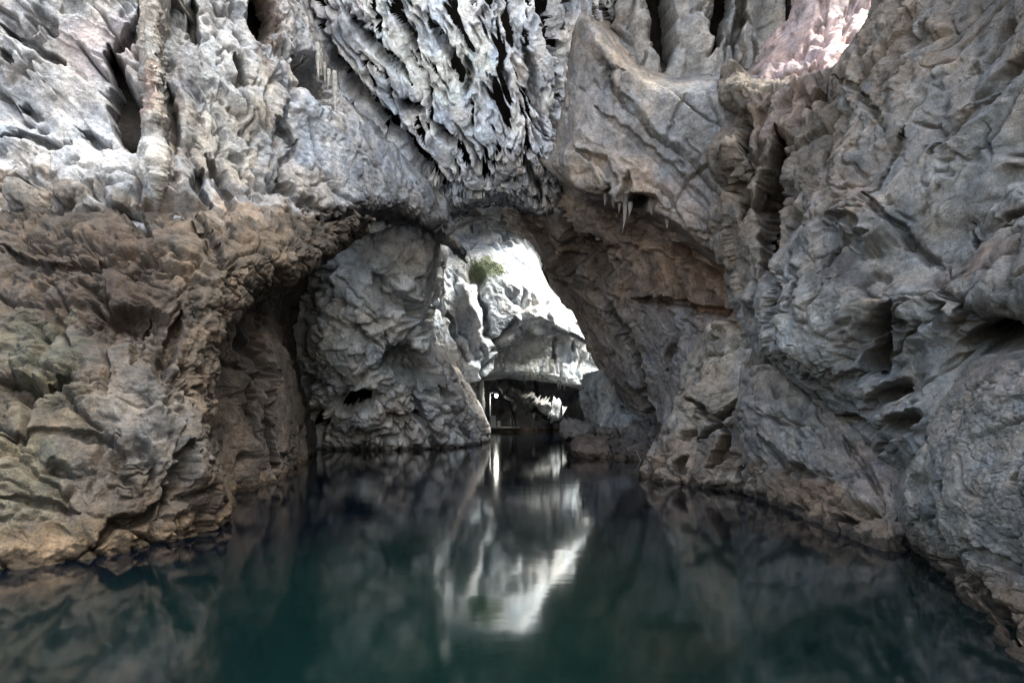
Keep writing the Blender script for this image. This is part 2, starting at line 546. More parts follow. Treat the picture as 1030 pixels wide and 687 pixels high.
def blob(name, px, py, d, rx, ry, rz, style, base, mat, seed=1, dref=None, n=120, label=None, cat='boulder', group=None,
         parent=None, sink=.0, tilt=0.0, band=.3):
    """free-standing boulder: a carved closed ball, centre at a point of the cave"""
    c = np.array(at(px, py, d))
    s = (dref or d) / 10.0
    nu, nv = n, n // 2
    th = np.linspace(0, 2 * math.pi, nu, endpoint=False); ph = np.linspace(0.02, math.pi - .02, nv)
    T, Ph = np.meshgrid(th, ph)
    nrm = np.stack([np.sin(Ph) * np.cos(T), np.sin(Ph) * np.sin(T), np.cos(Ph)], 2)
    p = np.sign(nrm) * np.abs(nrm) ** .8 * np.array([rx, ry, rz])
    if tilt: p = rot(p.reshape(-1, 3), (0, 1, 0), tilt).reshape(p.shape)
    P = p + c
    Q = (P / s).reshape(-1, 3) + seed * 9.1
    h = relief(Q, style, seed).reshape(T.shape)
    P2 = P + nrm * (h * s)[..., None]
    V = P2.reshape(-1, 3)
    idx = np.arange(nu * nv).reshape(nv, nu)
    nx = np.roll(idx, -1, axis=1)
    quads = np.stack([idx[:-1], idx[1:], nx[1:], nx[:-1]], -1).reshape(-1, 4)
    flat = np.concatenate([quads.ravel(), idx[0], idx[-1][::-1]])
    cnt = np.concatenate([np.full(len(quads), 4), [nu, nu]])
    tone = fbm(Q * 1.2, 4, seed + 5)[:, None]
    colr = np.array(base) * (1 + .35 * tone)
    w = smooth(-(V[:, 2] / band) + .4 * tone[:, 0], -1, -.2)[:, None] * .7
    colr = np.clip(colr * (1 - w) + np.array([.13, .09, .06]) * w, .015, .85)
    loc = c.copy(); loc[2] = max(0., V[:, 2].min())
    o = make_mesh(name, V, flat, cnt, mat, colr, Q, parent, None if parent else loc)
    o['rock_scale'] = s
    tag(o, label, None if parent else cat, group)
    return o


def stalactite(parent, px, py, d, length, r, base, mat, seed, name='stalactite', n=14, rings=16, bend=.12):
    """tapered dripstone hanging from a point; a part of the rock it grew from"""
    c = np.array(at(px, py, d))
    t = np.linspace(-.45, 1, rings)
    th = np.linspace(0, 2 * math.pi, n, endpoint=False)
    rr = r * np.clip(1 - np.clip(t, 0, 1), 0.03, 1) ** .75 * (1 + .15 * np.exp(-((t + .2) / .2) ** 2))
    ax = rng.normal(size=2) * bend * length
    P = np.zeros((rings, n, 3))
    P[..., 0] = c[0] + rr[:, None] * np.cos(th) + (ax[0] * np.clip(t, 0, 1) ** 2)[:, None]
    P[..., 1] = c[1] + rr[:, None] * np.sin(th) * .9 + (ax[1] * np.clip(t, 0, 1) ** 2)[:, None]
    P[..., 2] = c[2] - (t * length)[:, None]
    Q = P.reshape(-1, 3) / (d / 10) + seed
    k = (1 + .45 * fbm(Q * 3, 3, seed)).reshape(rings, n)
    ctr = P.mean(1, keepdims=True)
    P = ctr + (P - ctr) * k[..., None]
    idx = np.arange(rings * n).reshape(rings, n); nx = np.roll(idx, -1, 1)
    quads = np.stack([idx[:-1], idx[1:], nx[1:], nx[:-1]], -1).reshape(-1, 4)
    flat = np.concatenate([quads.ravel(), idx[0], idx[-1][::-1]]); cnt = np.concatenate([np.full(len(quads), 4), [n, n]])
    colr = np.clip(np.array(base) * (1 + .3 * fbm(Q * 2, 3, seed + 3)[:, None]), .02, .85)
    V = P.reshape(-1, 3)
    o = make_mesh(name, V, flat, cnt, mat, colr, Q, parent)
    o['rock_scale'] = d / 10
    return o



# ------------------------------------------------------------------ the stone
M_ROUGH = rock_material('rough_limestone', crack=.45, grain=1.0, crack_scale=3.0)
M_SMOOTH = rock_material('cracked_limestone', crack=.9, grain=.6, crack_scale=2.6)
M_FLOW = rock_material('flowstone', crack=.25, grain=.85, crack_scale=2.4)
M_SHARD = rock_material('splintered_limestone', crack=.4, grain=.8, crack_scale=3.4)

PALE, GREY, BROWN, DARK = (.56, .55, .54), (.33, .325, .325), (.27, .215, .17), (.10, .085, .075)
TAN, RUST, BLUE = (.40, .32, .25), (.30, .17, .09), (.50, .52, .57)
GREEN = (.205, .205, .155)
DIAG = (.55, .2, -.8)       # the way the beds run in the roof

V_, H_ = (.1, 0, 1), (1, .2, .1)
DN = (.5, .1, -.85)
# chisel: (frequency, height, blocks..ridges); crev: (direction, stretch, frequency, width, depth)
ST_LEFT = dict(joint=[((.45, .3, .85), 1.1, .16, .22), ((.9, .3, .25), .8, .14, .20)], big=.22, kdir=((.8, .1, -.5), 1.8), chisel=[(.7, .26, .4), (1.9, .11, .35), (5, .04, .4)], crack=[(1.6, .13, .07)], crev=[((.7, 0, -.7), 2.2, 1.2, .13, .28), (H_, 2.2, 2.6, .14, .10)], fine=.025, pit=(2.4, .12))
ST_LEFTB = dict(joint=[((.4, .3, .9), 1.7, .14, .20), ((.8, .3, -.6), 1.1, .12, .18)], big=.16, kdir=((.8, .1, -.4), 2.6), chisel=[(1.0, .20, .5), (2.7, .10, .5), (6.5, .04, .6)], strata=((.35, 0, .9), 1.3, .08), crev=[((.8, 0, .35), 3.2, 1.5, .14, .28), ((.7, 0, -.6), 3, 2.6, .14, .16)], fine=.03)
ST_FLOW = dict(joint=[((.7, .3, .6), .9, .14, .22), ((.95, .2, .1), .8, .08, .16)], big=.20, flute=((.15, 0, 1), 1.0, .06), kdir=((.5, 0, -.85), 2.4), chisel=[(.9, .16, .5), (2.6, .07, .6), (6, .025, .6)], crev=[(DN, 3.0, 1.5, .13, .26), ((.2, 0, 1), 3.2, 3.0, .14, .12)], fine=.024)
DNC, VC = (.46, .64, -.62), (.06, .7, -.71)
ST_SHARD = dict(big=.12, kdir=(DNC, 5.0), kwarp=.05, chisel=[(1.1, .10, .5), (2.8, .045, .4), (6.5, .018, .4)], gap=[(DNC, 6, 1.8, .52, .30), (DNC, 5, 3.1, .42, .24), (DNC, 4.5, 5.4, .34, .16), (VC, 5, 4.2, .40, .16)], crev=[(DNC, 6, 2.4, .15, .26), (VC, 6, 4.4, .18, .12)], fine=.022)
ST_SLAB = dict(joint=[((.6, .2, .75), .75, .10, .10), ((.8, .2, -.5), .6, .06, .08)], big=.07, kdir=((.6, .2, -.7), 1.8), chisel=[(.7, .08, .5), (2.8, .025, .6)], crack=[(1.1, .10, .03)], crev=[((.6, .2, -.6), 2.8, 1.4, .08, .10)], rough=.010, fine=.022)
ST_LIMB = dict(joint=[((.85, .3, .5), 1.0, .16, .22), ((.5, .3, -.8), .8, .08, .14)], big=.16, kdir=((.25, -.5, -.82), 2.6), chisel=[(.8, .20, .4), (2.2, .10, .5), (5.5, .04, .6)], strata=((.8, .2, .45), 1.2, .05), crev=[((.25, -.5, -.82), 3.4, 1.4, .13, .28), ((.4, -.7, -.5), 3, 2.8, .14, .12)], fine=.03)
ST_BLOCK = dict(joint=[((.7, .2, -.75), .8, .34, .34), ((.75, .2, .7), .9, .26, .28), ((.1, 1, .1), .8, .2, .0)], big=.12, kdir=((.35, -.55, .75), 1.7), kwarp=.05, chisel=[(.7, .42, .5), (1.7, .20, .6), (4.5, .06, .6)], crack=[(1.1, .12, .14)], crev=[((.35, -.55, .75), 2.6, 1.4, .12, .26)], fine=.022)
UR = (.1, -.8, .58)
ST_SMOOTH = dict(joint=[((.5, .5, -.75), .55, .26, .22), ((.4, .6, .8), .6, .20, .20)], big=.28, kdir=(UR, 2.2), kwarp=.10, chisel=[(.45, .42, .5), (1.25, .09, .35), (3.2, .018, .4)], cdir=(UR, 2.0), crack=[(1.2, .09, .04), (2.8, .12, .02)], crev=[(UR, 3, .9, .07, .28), ((.1, -.5, -.85), 3, 1.5, .08, .16)], fine=.012)
ST_BULB = dict(joint=[((.3, .7, .7), .6, .06, .14), ((.5, .5, -.7), .8, .05, .12)], big=.16, kdir=((.5, 0, -.8), 1.4), chisel=[(.6, .18, .4), (1.7, .07, .45), (4, .022, .4)], crack=[(2.0, .10, .055), (4.2, .15, .03)], crev=[(DN, 2.2, .9, .07, .22)], fine=.013, pit=(1.2, .12))
ST_RUBBLE = dict(joint=[((.9, .3, .3), 1.2, .2, .25)], big=.18, kdir=((.25, 0, -.95), 2.0), chisel=[(1.0, .28, .5), (2.6, .15, .5), (6, .06, .6)], crev=[((.2, 0, 1), 2.8, 1.5, .16, .34)], rough=.02, fine=.035)
ST_FLUTE = dict(joint=[((.8, .2, .4), .8, .1, .15)], big=.12, flute=((.1, 0, 1), .75, .22), kdir=(V_, 2.4), chisel=[(1.3, .12, .5), (3.6, .05, .6)], crev=[(V_, 3.2, 1.7, .14, .26)], fine=.025)
ST_DARKFLUTE = dict(joint=[((.9, .4, .1), 1.1, .2, .25)], big=.2, flute=((.05, 0, 1), .9, .30), kdir=((0, 0, 1), 2.4), chisel=[(1.0, .20, .4), (2.6, .10, .5), (6.5, .045, .6)], crev=[(V_, 3.4, 1.5, .16, .30)], fine=.03)
ST_MID = dict(joint=[((-.3, .2, .9), 1.1, .16, .20), ((.8, .3, .45), .9, .14, .18)], big=.2, kdir=((.8, 0, .45), 4.0), chisel=[(.75, .24, .5), (2.0, .12, .5), (5, .045, .6)], strata=((-.45, 0, .85), 2.2, .11), crev=[((.8, 0, .45), 4.5, 1.5, .14, .26), ((.6, 0, -.6), 2.6, 2.8, .14, .14)], fine=.03)
ST_MIDROOF = dict(joint=[((.5, .2, -.8), 2.0, .14, .22)], big=.14, kdir=((.6, .2, .5), 3.0), chisel=[(1.5, .36, .4), (3.6, .17, .4), (7, .05, .5)], crev=[((.6, .2, .5), 3.0, 2.2, .20, .34)], fine=.03)
ST_BACK = dict(joint=[((.9, .2, .4), .9, .14, .16)], big=.2, kdir=((.4, 0, .9), 1.8), chisel=[(.7, .26, .5), (1.9, .12, .5), (4.6, .05, .6)], crev=[((.4, 0, -.9), 2.8, 1.5, .13, .22)], fine=.03)

# ---- left side
rock('rock_wall', [
    [(-150, 150, 11), (0, 170, 10.5), (100, 200, 10.2), (200, 215, 10.5), (300, 215, 12.5), (380, 225, 15)],
    [(-150, 240, 9), (0, 240, 9), (100, 250, 8.6), (190, 250, 9.0), (255, 262, 9.8), (320, 258, 12.5), (350, 255, 16)],
    [(-150, 320, 7.6), (0, 320, 7.8), (80, 325, 7.8), (150, 330, 8.0), (205, 330, 8.6), (235, 325, 9.6), (245, 320, 12.5)],
    [(-150, 400, 6.6), (0, 400, 6.9), (90, 400, 7.2), (160, 400, 7.4), (195, 400, 8), (210, 395, 9), (215, 395, 12)],
    [(-150, 470, 6), (0, 470, 6.2), (90, 470, 6.5), (170, 460, 7.0), (215, 470, 7.8), (224, 470, 8.8), (228, 470, 12)],
    [(-150, 540, 5.4), (0, 545, 5.8), (90, 545, 6.2), (170, 535, 6.9), (222, 520, 7.9), (232, 515, 8.9), (236, 515, 12)],
    [(-150, 620, 5), (0, 620, 5.6), (90, 610, 6.1), (170, 600, 6.9), (222, 575, 8.0), (235, 570, 9), (240, 570, 12)]],
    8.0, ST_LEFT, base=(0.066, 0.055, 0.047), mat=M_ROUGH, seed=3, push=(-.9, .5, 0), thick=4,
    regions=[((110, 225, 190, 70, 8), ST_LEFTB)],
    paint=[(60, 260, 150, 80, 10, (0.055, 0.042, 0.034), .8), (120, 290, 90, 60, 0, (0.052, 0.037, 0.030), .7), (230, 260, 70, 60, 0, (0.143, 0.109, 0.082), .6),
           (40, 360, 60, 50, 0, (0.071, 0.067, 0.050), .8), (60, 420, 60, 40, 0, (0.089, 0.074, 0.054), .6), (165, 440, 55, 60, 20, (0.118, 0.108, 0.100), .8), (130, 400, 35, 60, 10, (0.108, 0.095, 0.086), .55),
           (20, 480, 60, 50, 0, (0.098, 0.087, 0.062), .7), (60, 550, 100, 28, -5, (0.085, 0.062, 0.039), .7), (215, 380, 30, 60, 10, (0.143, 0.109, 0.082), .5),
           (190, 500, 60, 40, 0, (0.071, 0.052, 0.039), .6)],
    strokes=[('crack', [(0, 172), (25, 185), (45, 205), (65, 215)], 6, .5), ('crack', [(95, 180), (120, 200), (140, 225), (150, 240)], 5, .4),
             ('crack', [(0, 245), (20, 262), (45, 270), (75, 268), (110, 245)], 5, .35),
             ('pit', 15, 385, 32, 13, 12, .7), ('pit', 60, 385, 22, 10, -10, .6), ('bump', 45, 350, 50, 22, 8, .25),
             ('pit', 110, 330, 38, 22, -10, .5), ('pit', 140, 318, 40, 14, 10, .5), ('crack', [(185, 310), (175, 340), (165, 365), (160, 385)], 7, .5),
             ('crack', [(145, 315), (140, 345), (135, 370)], 5, .3), ('crack', [(165, 520), (180, 490), (190, 465), (185, 440)], 6, .5),
             ('crack', [(95, 555), (115, 530), (150, 520), (165, 505)], 6, .45), ('pit', 55, 472, 18, 8, 0, .35), ('pit', 155, 478, 6, 14, 10, .3),
             ('crack', [(190, 215), (210, 235), (225, 260), (230, 275)], 5, .5), ('crack', [(200, 205), (225, 225), (238, 240)], 5, .4),
             ('bump', 222, 388, 14, 30, 15, .3), ('bump', 205, 420, 16, 24, 10, .2), ('bump', 195, 470, 20, 30, 0, .25),
             ('crack', [(0, 440), (40, 436), (80, 445), (120, 440)], 4, .2), ('crack', [(0, 500), (50, 505), (80, 515)], 4, .2)],
    label='brown and grey rough rock wall rising from the water at the left edge', cat='rock wall')

roof_left = rock('rock_overhang', [
    [(-150, -90, 9), (0, -90, 9.5), (120, -90, 10.5), (230, -90, 12), (310, -90, 13.5)],
    [(-150, 0, 9.5), (0, 0, 10), (120, 0, 10.8), (230, 0, 12), (295, 0, 13.5), (312, 8, 16)],
    [(-150, 90, 10), (0, 90, 10.1), (120, 95, 10.6), (220, 90, 11.6), (300, 85, 13.2), (335, 92, 15), (348, 96, 18)],
    [(-150, 150, 10.2), (0, 150, 10.0), (110, 170, 10), (200, 160, 11), (290, 150, 13), (370, 150, 15.5), (405, 150, 19)],
    [(-150, 190, 10), (0, 185, 9.7), (110, 205, 9.6), (200, 205, 10.4), (290, 198, 12.6), (380, 190, 16), (446, 205, 19.8)],
    [(-150, 215, 10.6), (0, 215, 10), (110, 235, 9.9), (200, 240, 10.2), (270, 233, 11.7), (360, 210, 15.2), (415, 213, 18.3), (464, 250, 21.6)],
    [(-150, 230, 12), (0, 235, 11.5), (110, 250, 11.5), (200, 262, 11.8), (270, 255, 13), (360, 223, 17.3), (415, 227, 20.8), (472, 264, 25)]],
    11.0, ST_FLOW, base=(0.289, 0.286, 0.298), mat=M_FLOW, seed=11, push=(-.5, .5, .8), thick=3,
    regions=[((290, 228, 190, 24, 3), dict(big=.2, kdir=((.4, 0, -.9), 2.0), chisel=[(.9, .42, .4), (2.4, .2, .45), (6, .06, .5)], crev=[((.3, 0, -1), 3, 1.6, .16, .4)], fine=.035)), ((340, 165, 70, 45, 30), ST_SLAB), ((40, 60, 120, 75, 25), dict(big=.16, kdir=((.8, 0, -.5), 3.2), joint=[((.55, .2, .85), 1.1, .18, .25)], chisel=[(.9, .26, .5), (2.4, .11, .5), (6, .035, .6)], strata=((.5, 0, .85), 1.1, .10), crev=[((.85, 0, -.45), 3.4, 1.6, .13, .28)], fine=.025))],
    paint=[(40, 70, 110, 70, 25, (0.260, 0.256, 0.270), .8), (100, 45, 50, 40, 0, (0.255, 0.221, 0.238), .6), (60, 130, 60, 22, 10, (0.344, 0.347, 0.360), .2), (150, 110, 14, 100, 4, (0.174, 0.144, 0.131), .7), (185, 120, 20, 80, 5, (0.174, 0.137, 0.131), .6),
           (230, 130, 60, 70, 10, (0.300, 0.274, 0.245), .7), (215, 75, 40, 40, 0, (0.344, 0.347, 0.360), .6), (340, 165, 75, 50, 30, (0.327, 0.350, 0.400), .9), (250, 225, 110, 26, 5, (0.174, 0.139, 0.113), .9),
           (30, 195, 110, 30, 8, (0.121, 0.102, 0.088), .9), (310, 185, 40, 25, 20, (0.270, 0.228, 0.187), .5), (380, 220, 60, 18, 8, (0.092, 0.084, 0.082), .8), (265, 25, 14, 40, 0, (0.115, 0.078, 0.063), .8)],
    strokes=[('pit', 127, 114, 17, 40, -10, 2.0, 1), ('crack', [(110, 45), (116, 70), (130, 95), (140, 110)], 8, 1.0), ('crack', [(168, 85), (168, 110), (174, 140), (172, 170)], 4.5, .9),
             ('ridge', [(152, 30), (153, 80), (157, 140), (158, 185)], 9, .35), ('ridge', [(190, 40), (188, 90), (184, 150), (180, 190)], 10, .22),
             ('crack', [(192, 0), (190, 30), (196, 50)], 5, .7), ('crack', [(148, 0), (142, 20), (132, 35), (112, 50)], 6, .7),
             ('pit', 262, 15, 14, 32, -8, 1.6, 1), ('crack', [(0, 25), (15, 38), (40, 50), (58, 56)], 4.5, .45), ('crack', [(0, 52), (12, 62)], 4, .4), ('crack', [(0, 90), (15, 98), (32, 110)], 4, .4),
             ('crack', [(0, 140), (30, 135), (65, 142), (40, 150)], 5, .4), ('crack', [(72, 120), (90, 135), (110, 147)], 5, .45),
             ('crack', [(232, 58), (240, 75), (246, 90)], 4.5, .5), ('crack', [(275, 120), (290, 135), (296, 145)], 4, .4), ('crack', [(300, 140), (290, 155), (282, 170)], 3, .3),
             ('pit', 320, 85, 16, 30, -20, 1.2), ('crack', [(300, 55), (312, 80), (330, 100)], 7, .8), ('bump', 310, 175, 26, 24, 10, .25),
             ('crack', [(280, 178), (300, 200), (330, 215)], 4, .35), ('crack', [(210, 155), (222, 175), (235, 195), (228, 215)], 5, .5), ('crack', [(205, 170), (195, 190), (212, 205)], 4.5, .5)],
    label='pale streaked overhang of flowstone high on the left with a dark vertical hole', cat='rock overhang')

rock('flowstone_column', [
    [(136, -20, 11.6), (147, -20, 10.8), (157, -20, 10.5), (166, -20, 10.8), (178, -20, 11.6)],
    [(141, 40, 11.4), (148, 40, 10.5), (153, 40, 10.3), (159, 40, 10.5), (168, 40, 11.4)],
    [(139, 90, 11.4), (146, 90, 10.5), (155, 90, 10.2), (164, 90, 10.5), (172, 90, 11.4)],
    [(143, 130, 11.2), (149, 130, 10.3), (156, 130, 10.1), (163, 130, 10.3), (170, 130, 11.2)],
    [(136, 168, 11.0), (144, 168, 10.1), (157, 168, 9.75), (168, 168, 10.1), (177, 168, 11.0)],
    [(139, 200, 11.0), (148, 200, 10.2), (158, 200, 9.95), (169, 200, 10.2), (181, 200, 11.0)],
    [(136, 222, 11.6), (146, 222, 10.9), (158, 222, 10.6), (172, 222, 10.9), (186, 222, 11.6)]],
    10.0, dict(big=.16, flute=((.1, 0, 1), 2.2, .06), chisel=[(2.6, .16, .4), (6, .06, .4)], fine=.05), base=(.30, .275, .255), mat=M_ROUGH, seed=15, push=(0, 1, 0), thick=1.2, q=1.3,
    paint=[(157, 165, 16, 30, 0, (.37, .36, .35), .8), (150, 90, 8, 50, 0, (.24, .15, .12), .6)],
    label='knobbly grey dripstone column beside the dark vertical hole, upper left', cat='dripstone column')

rock('rock_recess', [
    [(170, 235, 12), (230, 245, 13), (270, 250, 15), (300, 252, 19), (335, 250, 25)],
    [(170, 330, 11), (230, 330, 12), (258, 320, 13.6), (268, 315, 18), (290, 315, 24)],
    [(180, 400, 10.5), (225, 400, 11.5), (268, 395, 13.3), (282, 395, 16), (297, 388, 24)],
    [(190, 470, 10), (235, 472, 11.6), (270, 466, 14.2), (295, 455, 19), (312, 448, 25)],
    [(190, 520, 10), (235, 510, 11.5), (270, 490, 14.5), (295, 475, 19), (312, 465, 25)]],
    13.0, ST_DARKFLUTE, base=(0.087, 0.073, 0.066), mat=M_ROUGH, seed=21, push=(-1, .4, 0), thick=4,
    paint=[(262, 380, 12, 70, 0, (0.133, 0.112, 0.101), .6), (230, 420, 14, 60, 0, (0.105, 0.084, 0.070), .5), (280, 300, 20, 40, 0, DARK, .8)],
    strokes=[('crack', [(250, 280), (256, 340), (258, 400), (262, 470)], 6, .5), ('crack', [(235, 330), (240, 400), (245, 470)], 5, .35)],
    label='dark fluted rock face in the recess behind the left rock wall', cat='rock face')

rock('rock_buttress', [
    [(255, 180, 20), (330, 185, 17.4), (380, 182, 16.9), (430, 180, 19.3), (452, 188, 22), (470, 195, 34)],
    [(262, 255, 26), (300, 258, 22.6), (360, 258, 20.4), (410, 258, 21.2), (428, 280, 24), (444, 288, 34)],
    [(270, 320, 28), (297, 320, 24), (350, 325, 22), (400, 325, 22.5), (426, 330, 24.6), (440, 335, 34)],
    [(278, 380, 28), (300, 378, 25), (350, 380, 23), (400, 375, 24), (445, 375, 26.5), (466, 378, 36)],
    [(282, 425, 28), (315, 425, 26), (370, 425, 25), (420, 420, 26), (466, 420, 29), (488, 425, 38)],
    [(285, 450, 29), (320, 452, 27), (370, 453, 26.5), (420, 450, 27.5), (476, 446, 31), (494, 442, 40)],
    [(285, 480, 29), (320, 480, 26.5), (370, 480, 26), (420, 475, 27), (476, 470, 31), (496, 460, 40)]],
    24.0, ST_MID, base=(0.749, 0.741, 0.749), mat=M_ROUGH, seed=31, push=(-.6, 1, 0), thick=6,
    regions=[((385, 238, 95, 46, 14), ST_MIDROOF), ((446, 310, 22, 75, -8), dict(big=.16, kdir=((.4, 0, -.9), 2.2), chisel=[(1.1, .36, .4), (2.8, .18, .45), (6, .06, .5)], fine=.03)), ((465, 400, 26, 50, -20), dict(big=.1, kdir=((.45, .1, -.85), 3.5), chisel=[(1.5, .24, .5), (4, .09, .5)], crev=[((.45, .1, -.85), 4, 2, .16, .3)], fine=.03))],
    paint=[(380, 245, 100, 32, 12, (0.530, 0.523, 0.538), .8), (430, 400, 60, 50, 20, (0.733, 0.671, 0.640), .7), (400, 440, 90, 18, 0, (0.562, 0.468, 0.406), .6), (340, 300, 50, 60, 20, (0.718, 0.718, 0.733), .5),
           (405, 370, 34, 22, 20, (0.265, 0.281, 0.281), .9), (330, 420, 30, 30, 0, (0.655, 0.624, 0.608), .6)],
    strokes=[('pit', 412, 368, 32, 17, 20, .8), ('step', [(450, 300), (420, 345), (385, 375), (340, 400), (300, 380)], 5, .5),
             ('pit', 355, 404, 30, 13, -12, 1.0, 1), ('pit', 318, 428, 10, 20, 0, .9, 1), ('pit', 306, 400, 9, 28, 0, .7), ('crack', [(380, 425), (410, 422), (440, 430)], 4, .5),
             ('crack', [(440, 385), (460, 415), (478, 445)], 4, .45), ('crack', [(420, 400), (432, 430), (440, 450)], 4, .4), ('crack', [(455, 380), (472, 412), (486, 440)], 3, .35),
             ('pit', 385, 300, 18, 8, 30, .5), ('crack', [(375, 280), (400, 300), (425, 325)], 6, .6), ('bump', 350, 350, 40, 26, 20, .3), ('crack', [(310, 310), (340, 320), (390, 350)], 3, .2)],
    label='pale grey rounded rock buttress meeting the water left of the lit passage', cat='rock buttress')

# ---- roof
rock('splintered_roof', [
    [(255, -90, 15.2), (380, -90, 14.6), (460, -90, 14.4), (540, -90, 14.4), (590, -90, 15), (680, -90, 17)],
    [(268, 0, 15.9), (345, 0, 15.3), (430, 0, 15), (500, 0, 15), (560, 0, 15.4), (590, 0, 16.6), (640, 0, 19)],
    [(300, 80, 17.2), (370, 78, 16.7), (430, 76, 16.3), (500, 75, 16.2), (555, 75, 16.5), (582, 75, 17.5), (630, 80, 20)],
    [(350, 150, 18.8), (400, 148, 18.2), (450, 143, 17.7), (500, 140, 17.5), (545, 150, 18), (575, 156, 19.2), (620, 165, 21.5)],
    [(390, 200, 20.5), (425, 196, 19.8), (460, 186, 19.1), (500, 181, 18.9), (540, 193, 19.8), (570, 208, 21.4), (605, 215, 23.5)],
    [(425, 228, 22), (450, 214, 21.2), (475, 204, 20.5), (503, 199, 20.2), (532, 211, 21.4), (560, 230, 23.4), (585, 240, 25)],
    [(430, 242, 27), (452, 224, 26), (476, 212, 25), (503, 207, 25), (530, 219, 26), (558, 240, 28), (582, 248, 29)]],
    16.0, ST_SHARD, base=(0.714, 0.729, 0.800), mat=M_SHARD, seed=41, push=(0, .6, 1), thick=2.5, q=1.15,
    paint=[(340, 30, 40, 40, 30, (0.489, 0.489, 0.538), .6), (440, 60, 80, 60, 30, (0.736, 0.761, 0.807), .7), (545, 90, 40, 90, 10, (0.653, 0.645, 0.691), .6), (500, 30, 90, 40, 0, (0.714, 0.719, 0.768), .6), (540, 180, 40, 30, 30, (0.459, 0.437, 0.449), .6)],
    strokes=[('pit', 412, 108, 13, 8, 30, 1.2, 1), ('pit', 447, 136, 20, 7, 38, 1.2, 1), ('crack', [(322, 22), (350, 80), (392, 128), (428, 165), (452, 200)], 7, 1.2), ('crack', [(352, 12), (375, 42), (398, 62), (415, 86)], 4, 1.0), ('crack', [(395, 5), (410, 38), (422, 58)], 3.5, 1.0),
             ('crack', [(545, 24), (557, 50), (564, 76), (566, 104)], 4, 1.0), ('crack', [(525, 42), (537, 78), (545, 110), (553, 136)], 3.5, .8), ('crack', [(500, 62), (509, 84), (508, 98)], 3.5, .8), ('crack', [(468, 58), (472, 80), (467, 98)], 3.5, .7),
             ('crack', [(430, 22), (450, 55), (470, 80)], 3.5, .7), ('crack', [(525, 160), (540, 185), (548, 200)], 4, .8)],
    label='bluish white splintered roof full of black gaps above the passage', cat='cave roof')

# ---- right arch
rock('arch_limb', [
    [(485, 165, 29), (525, 162, 22.5), (570, 150, 20), (640, 185, 18), (700, 225, 17), (775, 265, 16)],
    [(498, 206, 32), (526, 204, 24.5), (570, 213, 21), (640, 228, 18.6), (700, 262, 17), (780, 308, 15)],
    [(532, 256, 33), (551, 254, 25.5), (590, 254, 21.5), (650, 265, 19), (710, 300, 17), (780, 340, 15)],
    [(572, 310, 34), (586, 308, 26.5), (613, 305, 22), (660, 310, 19.5), (710, 335, 17), (780, 370, 15)],
    [(594, 360, 34), (607, 358, 27), (630, 355, 22.5), (665, 355, 20), (710, 375, 17), (780, 400, 15)],
    [(620, 410, 34), (632, 408, 27), (648, 405, 23), (675, 400, 20.5), (715, 410, 17), (780, 430, 15)],
    [(645, 462, 34), (652, 460, 26), (663, 455, 22.5), (685, 450, 20), (720, 450, 17), (780, 460, 15)],
    [(652, 490, 34), (658, 490, 26), (668, 490, 22.5), (690, 490, 20), (720, 490, 17), (780, 490, 15)]],
    20.0, ST_LIMB, base=(0.338, 0.285, 0.261), mat=M_ROUGH, seed=51, push=(.9, 1, 0), thick=3,
    regions=[((680, 350, 90, 60, 45), ST_SLAB), ((690, 290, 80, 30, 25), ST_RUBBLE), ((578, 300, 34, 130, -28), dict(big=.2, kdir=((.25, -.5, -.82), 2.4), chisel=[(1.0, .40, .4), (2.6, .20, .45), (6, .07, .5)], crev=[((.25, -.5, -.82), 3, 1.8, .16, .3)], fine=.035))],
    paint=[(690, 290, 70, 28, 20, (0.295, 0.190, 0.138), .9), (640, 270, 60, 40, 30, (0.262, 0.185, 0.147), .7), (670, 370, 60, 60, 30, (0.416, 0.370, 0.351), .7), (560, 230, 40, 30, 20, (0.186, 0.145, 0.123), .7), (600, 250, 40, 40, 30, (0.163, 0.130, 0.114), .6),
           (640, 430, 22, 60, -20, (0.262, 0.210, 0.180), .5)],
    strokes=[('crack', [(600, 290), (620, 330), (640, 380), (655, 440), (662, 470)], 5, .5), ('step', [(585, 260), (612, 320), (635, 370), (652, 430)], 6, .35), ('crack', [(640, 300), (690, 310), (735, 312)], 4, .35),
             ('pit', 595, 262, 14, 26, -30, .6), ('bump', 565, 262, 9, 30, -8, .5), ('crack', [(555, 205), (575, 240), (580, 275)], 5, .5), ('pit', 640, 225, 40, 12, 22, .6), ('pit', 700, 262, 40, 10, 32, .6),
             ('crack', [(660, 300), (675, 340), (668, 375)], 4, .3), ('crack', [(700, 330), (720, 345), (730, 370)], 3, .25)],
    label='dark brown slanting rock limb forming the right side of the lit arch', cat='rock arch')

